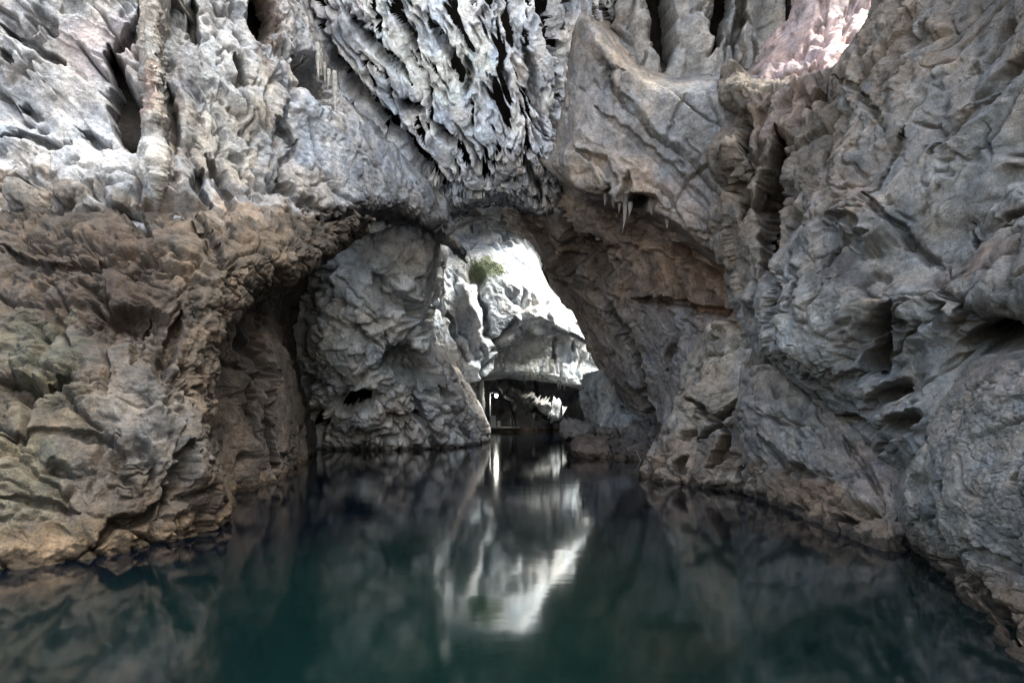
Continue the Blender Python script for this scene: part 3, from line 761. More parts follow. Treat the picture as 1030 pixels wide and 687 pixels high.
slab = rock('leaning_slab', [
    [(560, -20, 19), (590, 10, 17.5), (640, 60, 17), (680, 78, 16.6), (725, 72, 16), (790, 70, 15)],
    [(560, 15, 17.6), (598, 32, 15.7), (640, 76, 15.1), (680, 92, 14.8), (725, 88, 14.3), (790, 90, 13.8)],
    [(555, 80, 18), (600, 85, 16), (655, 110, 15), (700, 125, 14.5), (730, 125, 14.2), (790, 125, 14)],
    [(545, 140, 19), (590, 140, 16.5), (650, 165, 15.3), (705, 180, 14.7), (740, 195, 14.2), (790, 200, 14)],
    [(545, 162, 19.5), (590, 187, 16.7), (645, 205, 15.6), (700, 238, 14.8), (745, 268, 14.2), (790, 290, 14)],
    [(548, 172, 23), (592, 197, 20), (645, 216, 19), (700, 252, 18), (745, 284, 17.5), (790, 305, 17)]],
    15.5, ST_SLAB, base=(0.252, 0.225, 0.212), mat=M_SMOOTH, seed=61, push=(.5, .8, .6), thick=2.5,
    regions=[((600, 170, 60, 30, 20), dict(big=.15, kdir=((.6, 0, -.8), 2.2), chisel=[(1.2, .24, .5), (3.2, .1, .5)], flute=((.6, 0, -.8), 1.4, .10), fine=.03))],
    paint=[(690, 110, 50, 50, 20, (0.226, 0.215, 0.212), .7), (580, 90, 30, 50, 0, (0.272, 0.246, 0.243), .6), (615, 170, 50, 30, 20, (0.301, 0.242, 0.202), .7), (690, 215, 60, 22, 35, (0.286, 0.225, 0.189), .8), (640, 60, 20, 40, -50, TAN, .5), (725, 255, 18, 30, 0, (0.301, 0.267, 0.250), .7)],
    strokes=[('ridge', [(600, 38), (630, 90), (660, 130), (705, 165), (740, 200)], 6, .12), ('step', [(738, 205), (700, 172), (655, 138), (625, 100), (598, 60)], 8, .18),
             ('crack', [(600, 110), (640, 140), (690, 185), (735, 225)], 4, .14), ('crack', [(585, 150), (610, 165), (620, 185), (610, 195)], 4, .25), ('crack', [(635, 175), (630, 195), (640, 205)], 4, .3), ('pit', 645, 205, 16, 9, 0, .7),
             ('crack', [(690, 95), (678, 125), (672, 150)], 2, .08)],
    label='smooth grey leaning slab with a diagonal seam above the arch', cat='rock slab')

rock('fluted_cliff', [
    [(585, -90, 18), (620, -90, 17), (680, -90, 16.6), (740, -90, 16.4), (800, -90, 16)],
    [(590, 0, 18.5), (625, 0, 17.4), (680, 0, 17.2), (740, 0, 17), (790, 0, 16.5)],
    [(590, 60, 18.6), (625, 60, 17.6), (680, 60, 17.4), (740, 60, 17.2), (790, 60, 16.8)],
    [(590, 120, 18.6), (625, 120, 17.6), (680, 120, 17.4), (740, 120, 17.2), (790, 120, 17)]],
    17.0, ST_FLUTE, base=(0.306, 0.288, 0.279), mat=M_ROUGH, seed=71, push=(.2, 1, .2), thick=2.5,
    paint=[(615, 20, 14, 50, 0, (0.225, 0.180, 0.153), .6), (710, 30, 30, 40, 0, (0.306, 0.302, 0.306), .6)],
    strokes=[('crack', [(662, -40), (660, 0), (664, 40), (668, 75)], 11, 1.6), ('crack', [(612, -40), (610, 0), (616, 35)], 7, 1.1), ('crack', [(725, -40), (722, 10), (712, 60)], 7, 1.1), ('crack', [(745, -40), (740, 10), (735, 60)], 5, .8),
             ('bump', 640, 25, 16, 50, 0, .4), ('bump', 692, 30, 18, 50, 0, .4)],
    label='vertical fluted cliff with black clefts at the top of the picture', cat='cliff')

rock('pink_rock', [
    [(780, -120, 17.5), (796, -120, 14.2), (830, -120, 13.6), (870, -120, 13.2), (930, -120, 13)],
    [(782, -40, 18), (796, -40, 15), (830, -40, 14.2), (870, -40, 14), (930, -40, 13.6)],
    [(786, 20, 18), (800, 20, 15), (825, 20, 14), (860, 20, 13.6), (930, 20, 13.2)],
    [(752, 72, 17), (766, 74, 14.2), (800, 70, 13.2), (845, 66, 12.8), (930, 66, 12.4)],
    [(735, 130, 16), (750, 128, 14.8), (785, 124, 14), (840, 118, 13), (930, 110, 13)]],
    14.0, dict(big=.15, joint=[((.8, .2, .4), 1.2, .2, .2)], kdir=((.5, 0, 1), 2.2), chisel=[(1.1, .34, .4), (3, .14, .4)], crev=[((.3, 0, 1), 3, 1.6, .14, .25)], flute=((.5, 0, 1), 1.4, .08), fine=.03), base=(.46, .34, .325), mat=M_FLOW, seed=75, push=(.3, 1, .2), thick=2,
    paint=[(850, 0, 60, 40, 0, (.52, .42, .41), .8), (810, 90, 50, 20, -35, (.55, .40, .36), .6), (745, 40, 25, 60, 0, (.22, .18, .16), .9)],
    label='pale pink rock catching daylight in the gap at the top right', cat='rock')

rock('rubble_ridge', [
    [(736, 66, 15), (752, 70, 13.4), (780, 76, 12.8), (815, 70, 12.4), (850, 55, 12), (900, 30, 11.5)],
    [(722, 92, 14.4), (745, 90, 12.6), (785, 88, 12), (825, 82, 11.2), (850, 75, 10.8), (900, 60, 10.2)],
    [(738, 118, 14), (750, 116, 12.6), (778, 115, 12), (820, 110, 11), (850, 110, 10.4), (900, 105, 9.9)],
    [(716, 150, 14), (738, 148, 12.4), (775, 145, 11.8), (820, 140, 10.8), (850, 140, 10.2), (900, 140, 9.8)],
    [(732, 188, 13.8), (746, 186, 12.2), (772, 185, 11.7), (815, 185, 10.6), (850, 185, 10), (900, 185, 9.7)],
    [(716, 222, 13.6), (738, 225, 12), (770, 230, 11.6), (810, 230, 10.4), (850, 230, 9.8), (900, 230, 9.6)],
    [(742, 310, 13), (754, 310, 11.6), (765, 310, 11.2), (800, 310, 10.2), (850, 310, 9.6), (900, 310, 9.4)],
    [(748, 380, 13), (760, 380, 11.4), (777, 380, 11), (810, 380, 10), (850, 380, 9.6), (900, 380, 9.4)]],
    11.0, ST_RUBBLE, base=(0.174, 0.143, 0.118), mat=M_ROUGH, seed=81, push=(.8, .7, 0), thick=3, q=1.1,
    paint=[(790, 110, 60, 30, -30, (0.251, 0.188, 0.167), .7), (745, 170, 22, 70, 0, (0.139, 0.108, 0.083), .7), (790, 200, 30, 70, 10, (0.209, 0.171, 0.143), .7), (750, 320, 20, 50, 10, (0.251, 0.237, 0.227), .8)],
    strokes=[('crack', [(785, 130), (778, 180), (776, 230), (768, 280), (762, 320)], 8, 1.2), ('pit', 772, 190, 12, 36, 5, 1.2), ('crack', [(745, 120), (750, 170), (742, 210)], 5, .6), ('pit', 748, 130, 9, 18, 0, .7), ('pit', 748, 205, 9, 16, 0, .6),
             ('ridge', [(800, 130), (790, 200), (770, 260), (755, 300)], 9, .25), ('crack', [(810, 110), (830, 95), (842, 80)], 5, .5)],
    label='crumbly brown rubble ridge with a deep vertical cleft, right of the leaning slab', cat='rock ridge')

# ---- right side
rock('rock_wall', [
    [(890, -120, 10), (950, -120, 8), (1030, -120, 6.8), (1130, -120, 5.6), (1250, -120, 4.6), (1565, -351, 3.22)],
    [(878, 0, 12), (891, 0, 9.4), (950, 0, 7.8), (1030, 0, 6.5), (1130, 0, 5.3), (1250, 0, 4.3), (1565, -180, 3.01)],
    [(838, 75, 12), (852, 75, 9.8), (885, 80, 8.7), (950, 80, 7.4), (1030, 80, 6.2), (1130, 80, 5), (1250, 80, 4), (1565, -65, 2.80)],
    [(820, 150, 12), (838, 150, 9.6), (880, 150, 8.3), (950, 150, 7.1), (1030, 150, 5.9), (1130, 150, 4.8), (1250, 150, 3.8), (1565, 34, 2.66)],
    [(785, 225, 12), (808, 225, 9.5), (870, 225, 8), (950, 225, 6.9), (1030, 225, 5.7), (1130, 225, 4.5), (1250, 225, 3.5), (1565, 141, 2.45)],
    [(752, 290, 12.4), (772, 290, 9.8), (850, 300, 7.8), (940, 300, 6.5), (1030, 300, 5.3), (1130, 300, 4.2), (1250, 300, 3.3), (1565, 248, 2.31)],
    [(755, 345, 12.4), (782, 350, 9.5), (850, 370, 7.8), (920, 370, 6.9), (1030, 370, 5.8), (1130, 370, 5), (1250, 370, 4.1), (1565, 348, 2.87)],
    [(805, 405, 12), (832, 405, 9.2), (880, 430, 7.8), (935, 440, 6.6), (1030, 440, 5.8), (1130, 440, 5), (1250, 440, 4), (1565, 448, 2.80)],
    [(880, 470, 11), (895, 478, 8.8), (915, 488, 7.4), (960, 500, 6.4), (1030, 520, 5.8), (1130, 520, 5), (1250, 520, 4), (1565, 562, 2.80)],
    [(890, 490, 12), (905, 498, 10), (925, 508, 8.4), (965, 530, 7.4), (1030, 550, 7), (1130, 550, 6), (1250, 550, 5), (1565, 605, 3.50)]],
    7.5, ST_SMOOTH, base=(0.198, 0.182, 0.167), mat=M_SMOOTH, seed=91, push=(1, .2, .1), thick=5,
    regions=[((880, 40, 60, 90, 25), ST_RUBBLE), ((850, 210, 60, 30, 20), ST_BLOCK)],
    paint=[(900, 50, 70, 90, 30, (0.181, 0.140, 0.111), .85), (840, 170, 40, 50, 0, (0.209, 0.160, 0.130), .7), (990, 30, 60, 60, 0, (0.154, 0.130, 0.114), .7), (960, 140, 90, 90, -20, (0.192, 0.179, 0.169), .7), (880, 380, 60, 60, 0, (0.212, 0.198, 0.185), .6),
           (985, 260, 60, 20, -20, (0.195, 0.143, 0.120), .7), (870, 300, 12, 4, 5, RUST, .3), (790, 330, 24, 60, 10, (0.250, 0.235, 0.219), .6), (845, 265, 30, 20, 30, (0.084, 0.072, 0.068), .8)],
    strokes=[('crack', [(800, 180), (765, 260), (770, 320), (790, 360), (830, 395)], 5, .5), ('pit', 870, 322, 28, 10, -40, 1.3), ('pit', 873, 357, 17, 30, 12, 1.6), ('pit', 886, 399, 30, 12, -38, 1.4), ('pit', 912, 426, 25, 11, -15, 1.3), ('pit', 862, 428, 22, 8, 20, .6),
             ('pit', 900, 325, 14, 8, 0, .5), ('pit', 845, 385, 20, 10, -20, .35), ('pit', 880, 365, 70, 62, -20, .7), ('ridge', [(905, 300), (925, 330), (935, 370), (928, 410)], 14, .25),
             ('crack', [(1030, 50), (1000, 85), (960, 115), (935, 150)], 10, .45), ('ridge', [(1030, 75), (990, 105), (955, 140)], 10, .2), ('crack', [(905, 125), (895, 140), (875, 175), (868, 200)], 3, .25),
             ('crack', [(1030, 205), (1005, 215), (985, 235), (970, 240), (965, 225)], 3, .35), ('crack', [(865, 190), (890, 215), (920, 245), (940, 260)], 5, .4), ('step', [(1030, 210), (990, 238), (955, 258), (925, 250), (890, 220), (860, 195)], 10, .25),
             ('pit', 995, 347, 40, 14, -8, 2.4), ('step', [(1035, 340), (1000, 342), (965, 320), (940, 300)], 14, .45), ('bump', 985, 300, 40, 32, 10, .35), ('crack', [(935, 305), (945, 330), (960, 350)], 5, .3),
             ('pit', 850, 222, 22, 8, 15, .45), ('pit', 790, 290, 6, 40, -5, .4), ('ridge', [(845, 190), (850, 215), (870, 235)], 8, .2), ('crack', [(820, 270), (850, 240), (880, 240)], 4, .3),
             ('crack', [(845, 75), (860, 95), (880, 110), (885, 130)], 4, .3)],
    label='smooth cracked grey rock wall with dark hollows filling the right side', cat='rock wall')

rock('bulging_rock', [
    [(960, 352, 7.5), (1000, 350, 6.2), (1050, 345, 5.6), (1130, 340, 4.8), (1250, 330, 4), (1565, 291, 2.80)],
    [(955, 372, 6.9), (985, 368, 5.6), (1040, 365, 4.8), (1130, 360, 4), (1250, 355, 3.1), (1565, 327, 2.17)],
    [(930, 412, 7.6), (945, 412, 6.1), (985, 410, 5.2), (1040, 410, 4.5), (1130, 410, 3.7), (1250, 410, 2.9), (1565, 405, 2.03)],
    [(908, 460, 7.8), (922, 458, 6.2), (965, 455, 5.2), (1030, 455, 4.4), (1130, 455, 3.5), (1250, 455, 2.7), (1565, 470, 1.89)],
    [(890, 510, 8), (903, 510, 6.4), (945, 508, 5.2), (1030, 515, 4.2), (1130, 520, 3.3), (1250, 520, 2.5), (1565, 562, 1.75)],
    [(905, 545, 7.6), (917, 548, 6.2), (945, 560, 5.4), (985, 575, 4.7), (1050, 590, 3.9), (1130, 610, 3.1), (1250, 620, 2.3), (1565, 705, 1.61)],
    [(940, 600, 6.6), (950, 600, 5.4), (970, 610, 4.7), (1000, 625, 4.1), (1060, 650, 3.5), (1130, 680, 2.9), (1250, 720, 2.1), (1565, 848, 1.47)],
    [(980, 660, 5.6), (988, 660, 4.6), (1000, 665, 4), (1030, 680, 3.5), (1080, 710, 3.1), (1150, 760, 2.6), (1270, 850, 1.9), (1593, 1034, 1.33)],
    [(1000, 740, 5.4), (1010, 740, 4.2), (1022, 745, 3.7), (1050, 760, 3.3), (1100, 800, 2.9), (1170, 850, 2.4), (1290, 950, 1.8), (1622, 1177, 1.26)]],
    5.2, ST_BULB, base=(0.203, 0.183, 0.162), mat=M_SMOOTH, seed=95, push=(1, .3, 0), thick=2.5,
    paint=[(1000, 450, 70, 60, 0, (0.220, 0.198, 0.177), .6), (1010, 610, 60, 40, 35, (0.142, 0.106, 0.080), .7), (950, 480, 30, 50, 0, (0.201, 0.186, 0.168), .5), (1000, 380, 60, 20, 0, (0.187, 0.155, 0.137), .6)],
    strokes=[('pit', 940, 492, 5, 11, 0, .5), ('pit', 918, 490, 7, 15, 10, .35), ('crack', [(1030, 430), (1015, 480), (1030, 520)], 4, .25), ('crack', [(930, 560), (960, 570), (1000, 610), (1030, 650)], 6, .3), ('crack', [(960, 540), (990, 560), (1025, 575)], 5, .25)],
    label='bulging pale rock with fine cracks leaning over the water at the right edge', cat='rock')

rock('block_buttress', [
    [(700, 335, 15.5), (738, 322, 12.6), (775, 325, 11.3), (830, 350, 10.7)],
    [(685, 395, 16), (708, 383, 13.5), (745, 372, 11.9), (790, 382, 10.8), (840, 400, 10.3)],
    [(664, 432, 16.5), (682, 424, 14.1), (715, 418, 12.6), (755, 420, 11.6), (800, 430, 10.5)],
    [(650, 462, 17), (664, 460, 14.1), (700, 458, 12.9), (745, 458, 11.7), (790, 460, 10.4)],
    [(645, 480, 17), (657, 482, 14), (695, 486, 13), (745, 494, 11.7), (800, 500, 10.2)],
    [(648, 520, 17), (660, 520, 14), (695, 520, 13), (745, 530, 11.7), (800, 540, 10.2)]],
    12.5, ST_BLOCK, base=(0.292, 0.243, 0.199), mat=M_ROUGH, seed=101, push=(.8, 1, 0), thick=3, q=1.2,
    paint=[(700, 460, 60, 30, -20, (0.229, 0.161, 0.115), .7), (765, 370, 30, 40, 0, (0.357, 0.308, 0.272), .8), (720, 395, 40, 30, -30, (0.322, 0.262, 0.209), .6)],
    strokes=[('crack', [(762, 362), (745, 390), (725, 415), (700, 445)], 4.5, .6), ('crack', [(760, 400), (742, 425), (728, 445), (720, 470)], 7, .9), ('pit', 750, 470, 9, 24, 5, 1.0), ('crack', [(700, 405), (720, 425), (735, 440)], 4, .5), ('crack', [(680, 440), (700, 430)], 4, .4), ('pit', 686, 470, 8, 10, 0, .5)],
    label='fractured blocky brown and grey buttress at the waterline right of the arch', cat='rock buttress')

rock('sloping_rock', [
    [(745, 372, 12.5), (772, 370, 10.9), (800, 378, 10.5), (850, 400, 9.8), (930, 445, 8.6)],
    [(735, 420, 12.5), (757, 414, 10.7), (800, 412, 9.8), (850, 430, 9.0), (900, 470, 7.8), (935, 492, 7.4)],
    [(738, 465, 12.5), (762, 460, 10.5), (805, 465, 9.2), (850, 480, 8.2), (895, 512, 7), (935, 535, 7.2)],
    [(748, 495, 12.5), (767, 494, 10.3), (805, 508, 9), (850, 532, 7.5), (895, 556, 6.4), (940, 580, 6.5)],
    [(755, 530, 12.5), (772, 530, 10.2), (808, 540, 8.8), (850, 565, 7.2), (895, 590, 6.2), (950, 620, 6.2)]],
    9.0, dict(big=.12, kdir=((.4, -.62, -.65), 2.4), joint=[((.7, .2, .7), .8, .16, .2), ((.6, .3, -.7), 1.0, .10, .16)], chisel=[(.75, .26, .5), (2.2, .10, .6), (5.5, .035, .6)], crack=[(1.4, .12, .07)], crev=[((.4, -.62, -.65), 3, 1.5, .12, .18)], fine=.022), base=(0.249, 0.210, 0.182), mat=M_ROUGH, seed=111, push=(.7, 1, 0), thick=2.5, band=.4,
    paint=[(840, 505, 60, 20, 28, (0.249, 0.165, 0.108), .8), (790, 490, 40, 20, 25, (0.181, 0.112, 0.066), .7), (880, 470, 30, 30, 0, (0.271, 0.210, 0.182), .6), (790, 430, 30, 40, 0, (0.264, 0.238, 0.215), .6), (910, 560, 30, 14, 30, (0.196, 0.126, 0.078), .7)],
    strokes=[('pit', 872, 512, 16, 5, 8, .35), ('pit', 795, 470, 16, 8, 20, .35), ('crack', [(760, 440), (780, 470), (800, 490)], 5, .35), ('crack', [(850, 440), (870, 470), (890, 500)], 4, .2), ('pit', 850, 520, 18, 5, 15, .3)],
    label='sloping pale brown rock running down to the water under the hollowed wall', cat='rock')

# ---- the far chamber
rock('vault_roof', [
    [(425, 165, 34), (480, 165, 33), (540, 165, 32), (600, 160, 31)],
    [(425, 198, 35), (470, 192, 34), (520, 192, 33), (590, 190, 32)],
    [(430, 224, 36), (466, 210, 35), (512, 216, 34), (590, 245, 33)],
    [(440, 234, 37), (468, 217, 36), (512, 226, 35), (590, 268, 34)]],
    38.0, ST_BACK, base=(.22, .215, .22), mat=M_ROUGH, seed=121, push=(0, .3, 1), thick=2.6,
    paint=[(500, 240, 30, 14, -20, (.5, .5, .5), .8), (470, 220, 30, 20, -20, (.36, .36, .37), .6)],
    label='dark grey roof rock high above the lit chamber', cat='rock')

rock('lit_rock_face', [
    [(395, 205, 48), (440, 206, 48), (475, 204, 48), (500, 208, 48), (525, 216, 48), (550, 240, 48)],
    [(395, 235, 43), (440, 236, 43), (475, 232, 43), (500, 236, 43), (525, 244, 43.5), (545, 262, 46)],
    [(395, 265, 39), (440, 262, 39.4), (475, 258, 39.8), (505, 260, 40.4), (530, 272, 41.2), (552, 292, 45)],
    [(395, 300, 37), (440, 295, 37.5), (475, 285, 38.2), (510, 285, 39), (545, 300, 40), (580, 325, 44)],
    [(395, 330, 36.4), (440, 325, 37), (475, 318, 37.8), (510, 312, 38.6), (545, 318, 39.6), (592, 348, 44)],
    [(395, 365, 36.2), (440, 360, 37), (475, 350, 37.8), (508, 335, 38.8), (538, 322, 40.2), (590, 322, 43.5)],
    [(395, 406, 36.8), (440, 402, 37.6), (474, 392, 38.4), (504, 368, 39.4), (530, 338, 41), (596, 336, 44.5)]],
    40.0, dict(big=.16, kdir=((.45, 0, -.9), 2.2), chisel=[(.6, .18, .5), (1.9, .055, .5), (5, .03, .6)], crev=[((.45, 0, -.9), 3, 1.4, .12, .2)], fine=.025), base=(.46, .48, .51), mat=M_ROUGH, seed=131, push=(0, 1, .5), thick=4.5, q=1.2,
    paint=[(470, 330, 50, 50, 0, (.48, .50, .535), .7), (492, 270, 18, 10, 10, (.10, .13, .05), .85), (515, 290, 14, 10, 30, (.25, .26, .27), .7), (560, 330, 50, 20, 40, (.66, .66, .68), .8)],  # pale right-hand band: bright sunlit fringe put into the colour
    strokes=[('crack', [(485, 290), (492, 320), (500, 340)], 3, .4), ('crack', [(520, 320), (512, 340), (500, 355)], 3, .4), ('ridge', [(470, 290), (485, 330), (480, 365)], 8, .25), ('crack', [(455, 310), (462, 345)], 3, .25)],
    label='pale sunlit rock face in the far chamber, with the green patch growing on it', cat='rock face')

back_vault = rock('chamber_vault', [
    [(470, 300, 51), (520, 296, 50), (560, 290, 50), (595, 312, 51), (640, 345, 53)],
    [(470, 335, 50.6), (520, 328, 49.8), (560, 324, 50), (595, 338, 51), (640, 362, 52.6)],
    [(470, 360, 51), (520, 357, 51), (560, 356, 51.4), (595, 366, 51.8), (640, 380, 52)],
    [(470, 380, 50.4), (510, 374, 50.4), (545, 377, 50.8), (580, 388, 51.2), (640, 398, 51.6)],
    [(470, 386, 54), (510, 379, 54), (545, 382, 55), (580, 393, 56), (640, 404, 56)]],
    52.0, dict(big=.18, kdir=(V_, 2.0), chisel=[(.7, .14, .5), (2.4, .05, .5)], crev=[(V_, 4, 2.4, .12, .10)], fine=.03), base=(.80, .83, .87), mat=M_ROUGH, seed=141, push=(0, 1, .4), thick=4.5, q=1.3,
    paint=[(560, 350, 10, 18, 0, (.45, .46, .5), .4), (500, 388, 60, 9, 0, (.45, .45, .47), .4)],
    strokes=[('crack', [(556, 335), (553, 352), (557, 366)], 2, .2), ('crack', [(578, 345), (574, 358)], 1.6, .15)],
    label='bluish white vault of the far chamber, dripping stalactites over dark water', cat='cave vault')

ledge = rock('dripstone_ledge', [
    [(499, 385, 60), (512, 387, 57), (534, 396, 54), (556, 404, 52), (572, 407, 53)],
    [(502, 388, 57), (514, 391, 53.5), (534, 400, 50), (554, 408, 48), (568, 411, 49)],
    [(504, 392, 56), (516, 397, 52.5), (534, 407, 49), (552, 415, 47.5), (566, 417, 48)],
    [(506, 397, 58), (518, 403, 55), (535, 412, 52), (552, 420, 50), (566, 423, 51)],
    [(512, 401, 64), (524, 407, 62), (538, 415, 60), (553, 422, 58), (566, 425, 58)]],
    49.0, dict(big=.08, kdir=((.7, .1, -.5), 2.5), chisel=[(1.8, .16, .4), (3.6, .12, .4), (7, .05, .4)], crev=[(V_, 3, 3.0, .2, .2), ((.7, .1, -.5), 3, 2.2, .2, .2)], fine=.04), base=(.42, .415, .41), mat=M_ROUGH, seed=151, push=(0, 1, -.1), thick=2, q=2.0,
        strokes=[('pit', 545, 400, 5, 3, 30, .6), ('pit', 522, 395, 6, 3, 30, .6)],
    label='slanting ledge of pale dripstone lit in the dark back of the cave', cat='rock ledge')

rock('rear_cave_wall', [
    [(420, 360, 74), (480, 360, 75), (560, 350, 76), (640, 350, 74), (700, 340, 66)],
    [(420, 400, 72), (480, 400, 73), (560, 400, 74), (640, 400, 70), (700, 400, 64)],
    [(420, 432, 70), (480, 432, 71), (560, 432, 71), (640, 432, 66), (700, 432, 60)],
    [(420, 450, 70), (480, 450, 71), (560, 450, 71), (640, 450, 66), (700, 450, 60)]],
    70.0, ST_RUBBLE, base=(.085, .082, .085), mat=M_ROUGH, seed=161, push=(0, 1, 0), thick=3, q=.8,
    label='dark rear wall of the cave behind the landing stage', cat='cave wall')

rock('side_rock_face', [
    [(400, 360, 46), (460, 360, 47), (478, 372, 50), (485, 382, 58)],
    [(400, 395, 46), (465, 395, 48), (480, 398, 52), (485, 400, 62)],
    [(400, 440, 46), (470, 440, 50), (481, 440, 55), (485, 440, 68)]],
    50.0, ST_SLAB, base=(.24, .24, .25), mat=M_ROUGH, seed=165, push=(-1, 1, 0), thick=2, q=1.0,
    label='plain grey rock face left of the lamp post', cat='rock face')

rock('rock_pillar', [
    [(582, 382, 33), (590, 374, 31), (602, 371, 30), (616, 366, 30), (640, 370, 30)],
    [(584, 395, 32.5), (590, 392, 30.6), (604, 390, 29), (618, 385, 28), (645, 395, 28)],
    [(588, 412, 32.5), (594, 410, 30.2), (606, 408, 28.4), (622, 405, 27), (650, 412, 27)],
    [(592, 435, 32), (598, 433, 29), (610, 432, 27), (628, 432, 25.5), (655, 436, 25)],
    [(590, 470, 32), (598, 470, 28), (612, 470, 26), (632, 470, 24), (660, 474, 23)]],
    28.0, dict(big=.12, kdir=(V_, 1.8), chisel=[(1.5, .30, .5), (4, .14, .5)], crev=[(V_, 3, 2, .15, .2)], fine=.04), base=(.45, .42, .40), mat=M_ROUGH, seed=171, push=(.5, 1, 0), thick=2, q=1.6,
    paint=[(640, 445, 22, 20, 0, (.17, .135, .115), .85), (600, 380, 14, 14, 0, (.58, .57, .55), .7)],
    label='pale craggy rock pillar standing at the foot of the arch limb', cat='rock pillar')

for i, (px, py, d, rx, ry, rz, sd, lab, bs) in enumerate([
        (600, 452, 22.2, .85, .8, .95, 1, 'largest dark brown boulder at the waterline below the arch', (.17, .125, .10)),
        (585, 433, 25.5, .95, .9, .55, 2, 'greyish flat topped boulder behind the largest dark boulder', (.24, .205, .18)),
        (622, 452, 22.0, .75, .7, .7, 3, 'dark angular boulder right of the largest boulder', (.13, .105, .09)),
        (640, 461, 21.0, .55, .5, .45, 4, 'small dark boulder between the angular boulder and the blocky buttress', (.15, .115, .095)),
        (612, 438, 24.2, .7, .7, .6, 5, 'brown boulder wedged on top against the pale pillar', (.19, .15, .125))]):
    blob('boulder', px, py, d, rx, ry, rz, dict(big=.12, chisel=[(1.1, .36, .4), (2.8, .13, .5), (7, .05, .5)], fine=.035), bs, M_ROUGH, seed=180 + i, n=150, label=lab)

# dripstones: parts of the rock they grow from
for px, py, d, ln, r in [(629, 208, 16.0, .8, .06), (623, 205, 16.1, .3, .05), (634, 208, 15.9, .3, .06), (609, 199, 16.4, .28, .06), (671, 222, 15.6, .3, .06), (655, 210, 15.7, .2, .05), (617, 203, 16.2, .2, .05)]:
    stalactite(slab, px, py, d, ln, r, (.19, .165, .15), M_FLOW, int(px))
for k in range(14):
    t_ = (k + .6 * rng.random()) / 14
    px = 300 + 48 * t_ + rng.normal() * 2; py = 22 + 82 * t_ + rng.normal() * 6
    ln = .15 + .75 * rng.random() ** 2
    stalactite(roof_left, px, py, 13.65 + 1.55 * t_, ln, .02 + .055 * ln, (.37, .355, .34), M_FLOW, 400 + k)
for k in range(34):
    px = 500 + k * 2.75 + rng.normal() * 1.2
    py = 375 + max(0, (px - 535)) * .24 + rng.normal() * 2.0
    ln = .18 + .95 * rng.random() ** 2.2
    stalactite(back_vault, px, py, 50.9 + .03 * k, ln, .05 + .07 * ln, (.27, .27, .275), M_FLOW, 300 + k)
#MORE
# ------------------------------------------------------------------ water, ground outside, mountain
def water_material():
    m, nt, N, L, B = nodes_of('lake_water')
    B.inputs['Base Color'].default_value = (.0022, .0095, .0108, 1)
    B.inputs['Roughness'].default_value = .075
    B.inputs['IOR'].default_value = 2.2
    B.inputs['Specular IOR Level'].default_value = .6
    g = N.new('ShaderNodeNewGeometry')
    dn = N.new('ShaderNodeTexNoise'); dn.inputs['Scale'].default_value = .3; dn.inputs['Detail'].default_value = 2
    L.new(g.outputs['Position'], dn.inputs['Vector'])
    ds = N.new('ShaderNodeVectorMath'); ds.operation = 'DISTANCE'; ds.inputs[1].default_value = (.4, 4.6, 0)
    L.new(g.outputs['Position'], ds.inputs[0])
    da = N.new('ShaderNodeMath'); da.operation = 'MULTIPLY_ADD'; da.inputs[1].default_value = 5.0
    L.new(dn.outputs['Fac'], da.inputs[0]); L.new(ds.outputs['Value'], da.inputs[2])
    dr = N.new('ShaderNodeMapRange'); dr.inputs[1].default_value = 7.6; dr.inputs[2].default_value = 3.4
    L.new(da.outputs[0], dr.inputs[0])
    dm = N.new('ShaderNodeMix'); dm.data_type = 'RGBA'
    dm.inputs['A'].default_value = (.0007, .0026, .0058, 1); dm.inputs['B'].default_value = (.0027, .0122, .0102, 1)  # greener patch near the camera: teal glow put into the water colour
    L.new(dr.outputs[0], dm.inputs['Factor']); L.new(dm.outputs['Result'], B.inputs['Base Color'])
    mp = N.new('ShaderNodeMapping'); mp.inputs['Scale'].default_value = (.5, 1.2, 1)
    L.new(g.outputs['Position'], mp.inputs['Vector'])
    n1 = N.new('ShaderNodeTexNoise'); n1.inputs['Scale'].default_value = 1.6; n1.inputs['Detail'].default_value = 3
    L.new(mp.outputs[0], n1.inputs['Vector'])
    n2 = N.new('ShaderNodeTexNoise'); n2.inputs['Scale'].default_value = 9; n2.inputs['Detail'].default_value = 2
    L.new(mp.outputs[0], n2.inputs['Vector'])
    mx = N.new('ShaderNodeMath'); mx.operation = 'MULTIPLY_ADD'; mx.inputs[1].default_value = .12
    L.new(n2.outputs['Fac'], mx.inputs[0]); L.new(n1.outputs['Fac'], mx.inputs[2])
    b = N.new('ShaderNodeBump'); b.inputs['Strength'].default_value = .035; b.inputs['Distance'].default_value = .05
    L.new(mx.outputs[0], b.inputs['Height']); L.new(b.outputs['Normal'], B.inputs['Normal'])
    return m


def sheet(name, x0, x1, y0, y1, z, n, mat, kind):
    xs = np.linspace(x0, x1, n); ys = np.linspace(y0, y1, n)
    X, Y = np.meshgrid(xs, ys)
    V = np.stack([X, Y, np.full_like(X, z)], 2).reshape(-1, 3)
    i = np.arange(n * n).reshape(n, n)
    q = np.stack([i[:-1, :-1], i[:-1, 1:], i[1:, 1:], i[1:, :-1]], -1).reshape(-1, 4)
    o = make_mesh(name, V, q.ravel(), np.full(len(q), 4), mat)
    return tag(o, kind=kind)


